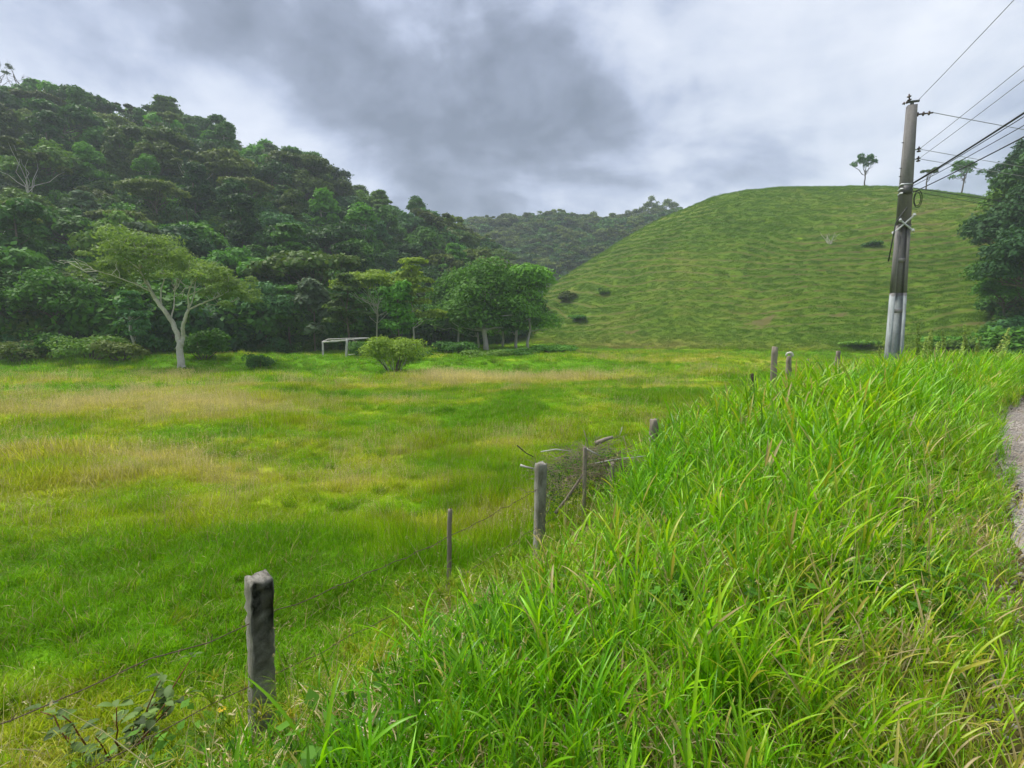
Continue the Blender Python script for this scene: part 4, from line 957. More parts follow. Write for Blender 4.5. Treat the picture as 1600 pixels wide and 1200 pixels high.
# ---- the white-trunked tree, read off the photo limb by limb
def hero_tree():
    rng = np.random.default_rng(61); bx, by, bz = on_ground(284, 577); k = by / FPX
    def P(px, py, dy=0.0): return np.array([(px - 284) * k, dy, (577 - py) * k])
    t = Geo()
    def seg(pts, r0, r1, sides=9):
        pts = np.array(pts); n = len(pts); tt = np.linspace(0, 1, n); u = np.linspace(0, 1, n * 4); r0 = r0 * 1.0
        Q = np.stack([np.interp(u, tt, pts[:, i]) for i in range(3)], 1); Q[1:-1] = (Q[:-2] + Q[1:-1] * 2 + Q[2:]) / 4; Q[1:-1] += rng.normal(0, 0.018, Q[1:-1].shape)
        tube(t, Q, np.linspace(r0 * .82, r1 * .82, n * 4), sides); return Q
    seg([P(284, 584), P(283, 562), P(283, 543), P(286, 532)], 0.33, 0.26)
    tube(t, [P(284, 583), P(284, 577), P(284, 570)], [0.38, 0.31, 0.25], 10)
    seg([P(284, 540), P(280, 520), P(272, 500), P(262, 485), P(251, 470), P(245, 458)], 0.24, 0.15)
    seg([P(286, 540), P(290, 525), P(293, 512, -.3), P(301, 498, -.5), P(308, 485, -.6)], 0.20, 0.12)
    ends = []
    A = [((245, 458, 0), [(236, 440, .3), (222, 428, .6), (205, 412, 1.2)], .10), ((251, 470, 0), [(243, 445, -.4), (241, 425, -.8), (243, 400, -1.0)], .11),
         ((258, 480, 0), [(252, 455, .5), (256, 430, .9), (262, 410, 1.4)], .08), ((245, 458, 0), [(228, 445, -.8), (208, 435, -1.5), (190, 428, -2.4)], .07),
         ((272, 500, 0), [(268, 478, .8), (262, 455, 1.4), (256, 440, 2.0)], .07), ((241, 425, -.8), [(225, 408, -1.4), (205, 395, -1.6)], .06),
         ((241, 425, -.8), [(250, 405, -.6), (262, 390, -.2)], .06), ((308, 485, -.6), [(312, 465, -.9), (322, 448, -1.2), (340, 432, -1.4)], .08),
         ((308, 485, -.6), [(330, 475, -.6), (350, 468, -.7), (372, 458, -.8)], .085), ((304, 492, -.5), [(308, 462, .2), (306, 440, .6), (312, 428, .8)], .06),
         ((312, 465, -.9), [(330, 452, -.3), (345, 445, .2)], .05), ((222, 428, .6), [(210, 424, 1.3), (190, 420, 1.9)], .045),
         ((236, 440, .3), [(215, 447, 0.9), (198, 440, 1.5)], .045), ((262, 455, 1.4), [(272, 430, 1.8), (285, 412, 2.4)], .05), ((330, 475, -.6), [(342, 478, .6), (360, 470, 1.2)], .045)]
    for st, pts, r in A:
        q = seg([P(*st)] + [P(*p) for p in pts], r, r * 0.35, 7); ends.append(q[-1])
        for j in range(7):
            b = q[rng.integers(len(q) // 2, len(q))]; e = b + np.array([rng.normal() * 0.9, rng.normal() * 1.0, rng.uniform(0.3, 1.4)])
            tube(t, limb(rng, b, e, 5, .25), np.linspace(r * .42, r * .14, 5), 4, cap=False); ends.append(e)
    g = Geo()
    def pad(px, py, dy, rx, rz_, n):
        c = P(px, py, dy); lobe_leaves(g, rng, c, (rx, rx * 1.0, rx), n, 0.115, rz_ / rx, 0.5, 0, float(rng.uniform(-.15, .2)))
    for px, py, w in ((160, 412, 1.3), (178, 400, 1.6), (198, 388, 1.8), (222, 378, 1.9), (246, 377, 1.9), (268, 385, 1.8), (288, 397, 1.7), (306, 407, 1.4), (150, 422, 1.1), (170, 420, 1.4),
                      (195, 408, 1.8), (222, 400, 1.9), (250, 400, 1.9), (275, 408, 1.7), (182, 430, 1.1), (210, 385, 1.6), (235, 412, 1.5), (145, 402, .9), (300, 424, 1.1),
                      (318, 428, 1.3), (338, 422, 1.5), (358, 430, 1.5), (374, 442, 1.4), (388, 454, 1.1), (345, 440, 1.4), (366, 456, 1.2), (392, 466, .8), (330, 436, 1.2), (380, 432, .9), (140, 428, .8), (165, 438, .8), (196, 446, .7), (150, 414, 1.0), (215, 424, 1.2), (262, 420, 1.2), (290, 425, 1.0), (325, 452, .9), (350, 462, .9), (385, 472, .7), (372, 448, 1.2), (360, 440, 1.2), (335, 440, 1.1), (395, 458, .8)):
        for q in range(4):
            pad(290 + (px - 284) * .92 + rng.normal() * 5, py + 4 + rng.normal() * 4, rng.normal() * 1.7, w * 0.55, w * 0.24, int(76 * w))
    e = empty('white_trunked_tree', (bx, by, bz), 0, label='tall spreading tree with forked whitish trunk alone in the pasture', cat='tree')
    link('crown', g.mesh('hero_crown', [FOL['hero']]), e); link('trunk', t.mesh('hero_trunk', [M['pale_bark']], True), e)
    r = Geo()
    for q in range(3): tube(r, limb(rng, (0.1 * q, -0.1, 0.05), (0.9 + .3 * q, -0.25 + .15 * q, 0.0), 5, .1), np.linspace(.12, .04, 5), 6)
    link('root', r.mesh('hero_root', [M['bark']], True), e)
hero_tree()

def at_edge(px, py): x, y, z = on_ground(px, py); return (x, y, z)
def named_trees():
    rng = np.random.default_rng(71)
    G = 'bright trees at the foot of the grassy hill'
    for px, py, H, R, kd, f, lab, tr in (
        (760, 547, 12.5, 7.2, 'tall', 'bright', 'big bright green tree with thick pale trunk, left in the clump at the valley mouth', .30),
        (714, 543, 12.0, 6.0, 'tall', 'bright', 'light green drooping tree at the left end of the valley clump', .14),
        (826, 547, 12.6, 5.6, 'tall', 'bright', 'light green tree with slim pale trunk, right end of valley clump', .17),
        (808, 546, 10.5, 4.2, 'tall', 'mid', 'shaded green tree second from right in the valley clump', .20),
        (746, 545, 8.5, 3.0, 'tall', 'mid', 'small slim tree directly beside the thick pale trunk of valley clump', .13),
        (786, 543, 11.0, 5.4, 'round', 'bright', 'rounded bright tree in the middle of the valley clump', .18)):
        c, t = tree_meshes(rng, kd, FOL['valley'], M['pale_bark'], H=H * .70, R=R, leaf=0.20, n=12000, trunk_r=tr, prefix='valley_tree'); x, y, z = at_edge(px, py)
        single_tree('broadleaf_tree', lab, 'tree', (x, y, z), c, t, rng.uniform(0, 6), 1.0, G)
    G = 'young trees behind the goal frame'
    for px, py, H, R, kd, f, lab in (
        (650, 556, 11.5, 4.0, 'tiered', 'pale', 'pale yellow-green tiered tree rising right behind the bush'),
        (590, 556, 10.0, 4.4, 'umbrella', 'pale', 'pale green tree leaning over the goal frame'),
        (545, 555, 9.0, 3.4, 'tiered', 'feather', 'slim tiered tree with yellowing leaves behind the goal'),
        (492, 556, 8.8, 3.4, 'tall', 'silver', 'broad-leaved silvery tree left of the goal frame'),
        (625, 556, 8.0, 3.0, 'tall', 'bright', 'narrow fresh green tree behind the yellow-green bush'),
        (455, 556, 8.6, 3.6, 'tiered', 'bright', 'bright tiered young tree at forest edge right of dark bush'),
        (345, 556, 6.5, 2.8, 'tiered', 'blue', 'large-leaved bluish tree at forest edge right of white trunk'),
        (208, 560, 6.5, 2.6, 'tiered', 'blue', 'large-leaved small tree with bare brown stem left of white trunk'),
        (100, 562, 9.5, 4.2, 'round', 'mid', 'rounded green tree at forest edge near the left picture edge'),
        (30, 562, 9.0, 4.0, 'round', 'dark', 'dark rounded tree at forest edge in the left corner'),
        (420, 556, 9.5, 4.2, 'round', 'blue', 'dark large-leaved tree at forest edge above small dark bush')):
        c, t = tree_meshes(rng, kd, FOL[f], M['pale_bark' if px in (650, 590, 208) else 'bark'], H=H, R=R, leaf=0.22 if f != 'silver' else .34, n=5200 if f != 'silver' else 2400, trunk_r=.12, prefix='edge_tree'); x, y, z = at_edge(px, py)
        k = (math.hypot(x, y) + rng.uniform(2.5, 7)) / math.hypot(x, y); x, y = x * k, y * k
        single_tree('young_tree', lab, 'tree', (x, y, float(height(x, y))), c, t, rng.uniform(0, 6), .84, G)
    # bushes
    for px, py, R, H, f, n, lf, lab in ((616, 583, 2.05, 2.6, 'pale', 6500, .085, 'large feathery yellow-green bush standing in the field beside goal'),
        (405, 577, 1.15, 1.25, 'dark', 2600, .07, 'small round dark green bush in the field right of white-trunked tree'),
        (22, 568, 2.4, 2.0, 'olive', 2600, .12, 'low olive bush at the forest edge, left picture edge'),
        (75, 563, 2.2, 2.5, 'bright', 2600, .13, 'fresh green bush left of the white-trunked tree'),
        (140, 563, 2.6, 2.1, 'mid', 2600, .12, 'spreading green bush between left edge and white-trunked tree'),
        (190, 563, 2.0, 1.7, 'olive', 2200, .11, 'low brownish bush just left of the white-trunked tree'),
        (318, 562, 1.8, 2.6, 'bright', 2200, .15, 'leafy green bush just right of the white trunk'),
        (565, 558, 1.6, 1.6, 'mid', 1800, .12, 'green bush at the right foot of the goal frame'),
        (715, 553, 2.6, 1.3, 'dark', 3200, .13, 'low dark green thicket right of the yellow-green bush'),
        (640, 562, 2.0, 1.2, 'mid', 2200, .12, 'low shrub behind the yellow-green bush'),
        (800, 556, 2.8, .9, 'mid', 3200, .12, 'long low mound of green scrub below the valley clump'),
        (868, 553, 2.4, 1.0, 'mid', 2600, .14, 'scrubby green mound right of the valley clump'),
        (760, 559, 2.4, .7, 'mid', 2600, .13, 'low weedy mound before the thick pale trunk')):
        x, y, z = at_edge(px, py); me = bush_mesh(rng, R, H, FOL[f], lf, n, 14, 'bush_leaves')
        e = empty('bush', (x, y, z), rng.uniform(0, 6), label=lab, cat='bush'); link('foliage', me, e)
        if f == 'pale':
            s = Geo()
            for q in range(13):
                a = rng.uniform(0, 6.28); tube(s, limb(rng, (math.cos(a) * .3, math.sin(a) * .3, -.1), (math.cos(a) * 1.3, math.sin(a) * 1.3, 1.9), 5, .12), np.linspace(.025, .010, 5), 5)
            link('stem', s.mesh('bush_stems', [M['pale_bark']]), e)['kind'] = 'stuff'
    # grassy hill: shrubs and skyline trees
    for px, py, R, H, f, lab in ((944, 459, 1.2, 1.3, 'mid', 'small dark shrub low on the left flank of the grassy hill'), (1363, 384, 1.4, .9, 'dark', 'dark shrub high on the grassy hill left of the pole'),
        (1345, 541, 2.4, .9, 'mid', 'dark scrub at the hill foot just left of the pole'), (888, 468, 2.4, 1.8, 'olive', 'scrub patch where the hill meets the valley trees'),
        (1500, 545, 3.2, 1.3, 'mid', 'dark low scrub behind the tall weeds right of pole'), (1470, 540, 2.6, 1.2, 'mid', 'dark low scrub just right of the pole foot'), 
        (905, 500, 2.2, 1.0, 'mid', 'low scrub at the left foot of the grassy hill')):
        x, y, z = at_edge(px, py); me = bush_mesh(rng, R, H, FOL[f], .2, 1500, 9, 'hill_shrub'); e = empty('shrub', (x, y, z - .1), rng.uniform(0, 6), label=lab, cat='shrub'); link('foliage', me, e)
    def ridge_pt(px):
        a = az_of(px); R = np.linspace(90, 210, 600); h = height(R * math.sin(a), R * math.cos(a)); k = np.argmax((h - EYE) / R)
        return float(R[k] * math.sin(a)), float(R[k] * math.cos(a)), float(h[k])
    for px, H, R, nl, lab, tilt in ((1336, 7.0, 2.9, 7, 'small gnarled tree alone on the crest of the grassy hill', (0, .0)), (1484, 6.2, 3.6, 7, 'thin leaning tree on the crest between pole and dark wood', (0, .1)), (1430, 4.6, 1.5, 4, 'small tree on the crest just right of the pole', (0, 0))):
        c, t = tree_meshes(rng, 'clumps', FOL['dark'], M['bark'], H=H, R=R, leaf=.18, n=2300, nl=nl * 2, trunk_r=.17, prefix='crest_tree'); x, y, z = ridge_pt(px)
        single_tree('crest_tree', lab, 'tree', (x, y, z), c, t, rng.uniform(0, 6), 1.0, None, tilt)
    x, y, z = at_edge(1297, 382); g = Geo()
    for q in range(9): tube(g, limb(rng, (0, 0, -.1), (rng.normal() * .9, rng.normal() * .9, rng.uniform(1.2, 2.4)), 5, .25), np.linspace(.06, .02, 5), 4)
    tag(link('bare_shrub', g.mesh('bare_shrub', [M['pale_bark']]), None, (x, y, z)), 'leafless grey shrub high on the face of the grassy hill', 'shrub')
    # skyline trees where the far ridge meets the hill
    for i, (px, H) in enumerate(((962, 8), (975, 9.5), (990, 9), (1002, 11), (1013, 12.5), (1024, 11), (1036, 11), (1046, 10), (1055, 8), (925, 9), (845, 8))):
        a = az_of(px); R = 240.0; x, y = R * math.sin(a), R * math.cos(a); zt = EYE + tan_of(px, 349 - (2 if px > 1000 else 0)) * R
        zg = float(height(x, y)); 
        c, t = tree_meshes(rng, 'tall', FOL['olive'], M['pale_bark'], H=H * 1.15, R=4.4, leaf=.32, n=1800, nl=16, trunk_r=.2, prefix='ridge_tree')
        R = 285.0; x, y = R * math.sin(a), R * math.cos(a)
        single_tree('ridge_tree', 'thin loose-crowned tree on the far ridge, %s from the left' % ['third', 'fourth', 'fifth', 'sixth', 'seventh', 'eighth', 'ninth', 'tenth', 'eleventh', 'second', 'first'][i], 'tree', (x, y, float(height(x, y)) - .5), c, t, rng.uniform(0, 6), 1.25, 'thin trees on the far ridge')
    # dead trees on the left skyline
    for px, top, lab in ((32, 90, 'bare dead tree standing above the forest skyline, left corner'), (66, 102, 'smaller nearly bare tree on skyline, right of the dead tree')):
        a = az_of(px); R = float(np.interp(a, forest_hill.ra, forest_hill.rr)) - 3; x, y = R * math.sin(a), R * math.cos(a); z = float(height(x, y))
        H = EYE + tan_of(px, top) * R - z; t = Geo(); g = Geo(); tube(t, limb(rng, (0, 0, -.3), (0, 0, H * .62), 6, .05), np.linspace(.25, .14, 6), 6)
        for q in range(9):
            b = np.array([0, 0, H * rng.uniform(.45, .62)]); an = rng.uniform(0, 6.28); e = b + np.array([math.cos(an) * rng.uniform(1, 3.2), math.sin(an) * 2, H * rng.uniform(.12, .36)])
            L = limb(rng, b, e, 5, .22); tube(t, L, np.linspace(.11, .04, 5), 5)
            for w in range(4): 
                b2 = L[rng.integers(2, 5)]; tube(t, limb(rng, b2, b2 + rng.normal(size=3) * np.array([.9, .9, .5]) + np.array([0, 0, .7]), 4, .2), np.linspace(.05, .02, 4), 4)
            if rng.random() < .45: lobe_leaves(g, rng, e, .8, 90, .22, .4)
        if not g.V: lobe_leaves(g, rng, (0, 0, H * .7), .8, 60, .22, .4)
        e = single_tree('dead_tree', lab, 'tree', (x, y, z), None, t.mesh('dead_trunk', [M['bark']]), 0); link('foliage', g.mesh('dead_foliage', [FOL['dark']]), e)
named_trees()

# ---- dark wood at the right picture edge
def right_wood():
    rng = np.random.default_rng(81)
    pr = [tree_meshes(rng, k, FOL[f], M['bark'], H=15, R=R, leaf=.26, n=9000, trunk_r=.3, prefix='wood_tree') for k, f, R in (('round', 'wood', 5.6), ('round', 'mid', 5.2), ('tall', 'wood', 5.5), ('round', 'wood', 4.8))]
    spots = [(1578, 60, 15, 0, 'tallest dark tree of the wood at the right edge, breaking the skyline'), (1610, 64, 19, 2, 'dark tree at the right picture edge behind the tallest'), (1560, 66, 10.5, 3, 'dark rounded tree on the left front of the right-hand wood'),
             (1590, 54, 10.5, 1, 'green tree low in the right-hand wood'), (1545, 74, 7.0, 0, 'small dark tree where right-hand wood meets the grassy hill'), (1625, 50, 13, 0, 'dark tree cut by the right picture edge'), (1565, 56, 6.5, 1, 'low green tree at the foot of right-hand wood'),
             (1575, 78, 15.5, 2, 'slim dark tree at the back of the right-hand wood'), (1650, 58, 17, 3, 'dark tree just outside the right-hand picture edge'), (1600, 70, 15, 1, 'leafy tree near the top of right-hand wood')]
    for px, Y, H, k, lab in spots:
        x = (px - 800) / FPX * Y; s = H / 15
        r = single_tree('wood_tree', lab, 'tree', (x, Y, float(height(x, Y)) - .3), pr[k][0], pr[k][1], rng.uniform(0, 6), 1.0, 'trees of the dark wood at the right')
        r.scale = (s * (1.15 if s < .8 else 0.95), s * (1.15 if s < .8 else .95), s)
    src = source_collection('wood_edge_bush', [bush_mesh(rng, 1.6, 2.2, FOL[f], .16, 1200, 9, 'wood_edge_bush') for f in ('dark', 'mid', 'dark', 'blue')])
    n = 420; px = rng.uniform(1540, 1720, n); Y = rng.uniform(44, 78, n); x = (px - 800) / FPX * Y; k = px > 1535 + 25 * (78 - Y) / 30 ; x, Y = x[k], Y[k]
    scatter('wood_edge_undergrowth', np.stack([x, Y, height(x, Y) - .2], 1), zrot(rng, len(x), .1), rng.uniform(.7, 1.5, len(x)), rng.integers(0, 4, len(x)), rng.random(len(x)), src, 'dark undergrowth at the foot of the right-hand wood', 'undergrowth')
right_wood()

# ------------------------------------------------------------------ goal frame of poles
def goal():
    x0, y0, z0 = on_ground(541, 558); k = y0 / FPX
    def P(px, py, dy=0.0): return np.array([(px - 541) * k, dy, (558 - py) * k])
    rng = np.random.default_rng(91)
    e = empty('goal_frame', (x0, y0, z0), 0, label='weathered pale wooden goal frame at the edge of the forest', cat='goal frame')
    def pole(nm, a, b, r, m='goal_wood'):
        g = Geo(); tube(g, limb(rng, a, b, 6, .02), [r * 1.1, r, r, r, r * .95, r * .9], 8); link(nm, g.mesh(nm, [M[m]], True), e)
    pole('post', P(541, 561), P(543, 530), .11); pole('post', P(505, 560), P(505, 534), .085)
    pole('crossbar', P(504, 535), P(543, 532), .075)
    pole('rail', P(505, 534), P(500, 531, 2.2), .05); pole('rail', P(543, 531), P(565, 529, 2.6), .05); pole('rail', P(500, 531, 2.2), P(565, 529, 2.6), .05)
    pole('brace', P(549, 531, .4), P(568, 547, 1.6), .06, 'grey_wood'); pole('brace', P(553, 533, 1.), P(556, 556, 1.2), .06, 'grey_wood'); pole('rail', P(543, 555, .3), P(566, 554, .8), .06)
goal()

# ------------------------------------------------------------------ fence posts
def rough_post(w, d, H, mat, rng, top='flat', seg=14, wob=0.006, mats=None, lean=(0, 0), sides=None, ch=0.2):
    """a squared or round post with chamfered corners, worn surface and uneven top"""
    g = Geo()
    if sides: a = np.linspace(0, 2 * np.pi, sides, endpoint=False); prof = np.stack([np.cos(a) * w / 2, np.sin(a) * d / 2], 1)
    else:
        k = ch; prof = np.array([[-1, -1 + k], [-1 + k, -1], [0, -1], [1 - k, -1], [1, -1 + k], [1, 0], [1, 1 - k], [1 - k, 1], [0, 1], [-1 + k, 1], [-1, 1 - k], [-1, 0]]) * np.array([w / 2, d / 2])
    n = len(prof); zs = np.linspace(-0.3, H, seg); V = []
    for i, z in enumerate(zs):
        f = 1.0 if i < seg - 1 else 0.965
        q = prof * f * (1 + 0.04 * math.sin(z * 7.0)) + rng.normal(0, wob, prof.shape)
        V.append(np.concatenate([q + np.array(lean) * z, np.full((n, 1), z) + (rng.normal(0, 0.012, (n, 1)) if i == seg - 1 else 0)], 1))
    V.append(np.concatenate([prof * 0.80 + np.array(lean) * H, np.full((n, 1), H + 0.010) + rng.normal(0, 0.008, (n, 1))], 1))
    V = np.array(V).reshape(-1, 3); i = np.arange((seg + 1) * n).reshape(seg + 1, n); j = np.roll(i, -1, 1)
    F = np.stack([i[:-1], j[:-1], j[1:], i[1:]], -1).reshape(-1, 4)
    g.add(V, F); c = g.n; g.add(np.array([[lean[0] * H, lean[1] * H, H + .014]]), np.zeros((0, 4), int))
    fa = np.array([(i[-1, q], j[-1, q], c, c) for q in range(n)]); g.F.append(fa); g.mi.append(np.zeros(len(fa), int))
    return g.mesh('post', mats or [mat], True)
POSTS = []
def build_fence():
    rng = np.random.default_rng(101); G = 'posts of the old pasture fence'
    def put(px, topy, Y, H_extra, me_fn, name, label, rz, cat='fence post'):
        d = ray(px, topy); x = d[0] / d[1] * Y; z = float(height(x, Y)); zt = EYE + d[2] / d[1] * Y; H = zt - z
        e = empty(name, (x, Y, z), rz, label=label, cat=cat, group=G); me_fn(e, H); POSTS.append((x, Y, z, zt)); return e
    def conc(w, d, stain=True, lean=(0, 0)):
        def f(e, H):
            link('shaft', rough_post(w, d, H, M['lichen_post' if stain else 'concrete'], rng, lean=lean, wob=0.0026, ch=.15, seg=40), e)
        return f
    def wood(w, d, mat='grey_wood', sides=9, lean=(0, 0)):
        return lambda e, H: link('shaft', rough_post(w, d, H, M[mat], rng, lean=lean, sides=sides, wob=w * .07), e)
    put(398, 908, 2.42, 0, conc(.105, .09, True, (0.02, 0)), 'concrete_post', 'squat concrete post with black lichened face, nearest of the fence', .80)
    put(697, 800, 3.75, 0, wood(.036, .032, 'grey_wood', 7, (.03, 0)), 'wooden_stake', 'thin weathered stake between the two concrete posts', .3)
    put(842, 726, 5.0, 0, conc(.092, .085, False, (.02, 0)), 'concrete_post', 'pale concrete post at the left end of the brush pile', .55)
    put(914, 700, 5.75, 0, wood(.05, .045, 'grey_wood', 8, (.0, 0)), 'wooden_stake', 'thin crooked stake standing in the brush pile', .3)
    put(957, 724, 5.9, 0, wood(.05, .045, 'grey_wood', 8), 'wooden_stake', 'short broken stake right of the crooked stake', .3)
    put(1020, 656, 7.3, 0, wood(.13, .10, 'grey_wood', 11, (.03, 0)), 'wooden_post', 'stout weathered grey post right of the brush pile', .2)
    put(1092, 634, 8.8, 0, wood(.04, .04, 'grey_wood', 7), 'wooden_stake', 'slim upright stake right of the stout grey post', .2)
    put(1166, 604, 11.0, 0, wood(.14, .13, 'dark_wood', 9, (.08, 0)), 'wooden_post', 'blackened broken stump, lower of the two dark ones', .2)
    put(1193, 584, 12.2, 0, wood(.12, .10, 'dark_wood', 9, (-.22, 0)), 'wooden_post', 'blackened leaning stump beside the split post', .2)
    put(1211, 543, 12.6, 0, wood(.15, .13, 'grey_wood', 10), 'wooden_post', 'tall split grey post, tallest in the fence', .5)
    put(1236, 557, 13.4, 0, wood(.12, .11, 'grey_wood', 9, (-.06, 0)), 'wooden_post', 'hooked grey post beside the tall split post', .5)
    put(1262, 562, 15.5, 0, wood(.06, .06, 'grey_wood', 7), 'wooden_stake', 'small thin stake between the hooked and leaning posts', .5)
    put(1306, 549, 17.0, 0, wood(.15, .13, 'grey_wood', 9, (.10, 0)), 'wooden_post', 'leaning grey post nearest to the power pole', .5)
    put(1562, 560, 22.0, 0, wood(.12, .12, 'goal_wood', 7), 'wooden_stake', 'pale stake far right beyond the tall weeds', .5)
    # hooked top of one post and the twisted stump tops
    x, y, z, zt = POSTS[10]; g = Geo()
    a = np.linspace(0, 3.0, 9); tube(g, np.stack([-.05 + .08 * np.cos(a) , 0 * a, .10 * np.sin(a)], 1), np.linspace(.045, .02, 9), 7)
    tag(link('curled_bark_strip', g.mesh('curled_bark_strip', [M['goal_wood']], True), None, (x - .8 * .0, y, zt)), 'curled pale bark strip on the hooked grey post', 'bark')
    # barbed wire strands between the standing posts
    order = [(-4.9, -1.6), 0, 2, 5, 9, 12]
    for hfrac, lab in ((.80, 'upper rusty barbed wire strand strung along the old fence'), (.48, 'lower rusty barbed wire strand strung along the old fence')):
        g = Geo(); pts = []
        for o in order:
            if isinstance(o, tuple): pts.append(np.array([o[0], o[1], float(height(*o)) + 1.1 * hfrac]))
            else: x, y, z, zt = POSTS[o]; pts.append(np.array([x, y, z + (zt - z) * hfrac]))
        prev = None
        for a, b in zip(pts[:-1], pts[1:]):
            n = 26; t = np.linspace(0, 1, n)[:, None]; p = a + (b - a) * t; p[:, 2] -= .05 * np.sin(t[:, 0] * np.pi) ; p[1:-1] += rng.normal(0, .006, (n - 2, 3))
            tube(g, p, .0026, 4, cap=False)
            L = np.linalg.norm(b - a); m = int(L / .13)
            for k in range(m):
                c = a + (b - a) * (k + .5) / m; c[2] -= .05 * math.sin((k + .5) / m * math.pi); d = rng.normal(size=3); d /= np.linalg.norm(d); tube(g, [c - d * .014, c + d * .018], .0018, 3, cap=False)
        tag(link('barbed_wire', g.mesh('barbed_wire', [M['rust']])), lab, 'barbed wire', 'barbed wire strands of the fence')
build_fence()

# ------------------------------------------------------------------ brush pile by the fence
def brush_pile():
    rng = np.random.default_rng(111); Y = 6.4; cx = (905 - 800) / FPX * Y; z = float(height(cx, Y))
    def at(px, py, Y=6.2): d = ray(px, py); return np.array([d[0] / d[1] * Y, Y, EYE + d[2] / d[1] * Y])
    e = empty('brush_pile', (cx, Y, z), 0, label='tangled heap of dead branches against the fence posts', cat='brush pile'); org = np.array([cx, Y, z])
    g = Geo()
    for q in range(420):
        px = rng.uniform(845, 985); top = np.interp(px, [840, 880, 915, 950, 985], [735, 705, 698, 692, 715]); py = rng.uniform(top, top + 70); a = at(px, py, 6.3 + rng.normal() * .25) - org
        L = rng.uniform(.08, .38); an = rng.normal(0, .5) + (0 if rng.random() < .7 else 1.2); d = np.array([math.cos(an) * rng.choice([-1, 1]), rng.normal() * .6, math.sin(an) * .6]); r = rng.uniform(.0018, .005)
        P = limb(rng, a, a + d * L, 5, .35); tube(g, P, np.linspace(r, r * .4, 5), 4, cap=False)
        for w in range(2): b = P[rng.integers(1, 5)]; tube(g, limb(rng, b, b + rng.normal(size=3) * .08, 3, .3), [r * .5, r * .4, r * .2], 3, cap=False)
    tw = link('twigs', g.mesh('twigs', [M['twig']]), e); tw['kind'] = 'stuff'
    g = Geo(); m = 5200; px = rng.uniform(850, 990, m); top = np.interp(px, [840, 880, 915, 950, 990], [742, 715, 706, 700, 730]); py = top + rng.uniform(0, 75, m)
    pos = np.array([at(a, b, 6.45 + c) for a, b, c in zip(px, py, rng.normal(0, .22, m))]) - org; leaves(g, rng, pos, rng.normal(size=(m, 3)) + np.array([0, 0, .6]), rng.uniform(.010, .022, m), 0, .4)
    lf = link('creeper_leaves', g.mesh('creeper_leaves', [FOL['dark']]), e); lf['kind'] = 'stuff'
    for pts, r, m in (([(808, 696), (822, 708), (834, 714)], .008, 'dark_wood'), ([(813, 727), (822, 730), (838, 733)], .016, 'goal_wood'), ([(930, 693), (945, 687), (958, 683)], .030, 'grey_wood'), ([(968, 680), (971, 673), (972, 667)], .006, 'goal_wood'),
                      ([(845, 706), (868, 702), (893, 705)], .007, 'goal_wood'), ([(868, 802), (885, 780), (902, 755), (915, 735)], .022, 'grey_wood'), ([(915, 700), (925, 706), (938, 712)], .012, 'goal_wood'), ([(912, 672), (917, 688), (920, 700)], .006, 'twig'),
                      ([(930, 724), (960, 718), (1012, 712)], .008, 'goal_wood')):
        g = Geo(); P = np.array([at(*p, 6.05) - org for p in pts]); tube(g, P, np.linspace(r, r * .6, len(P)), 7); link('branch', g.mesh('branch', [M[m]], True), e)
brush_pile()

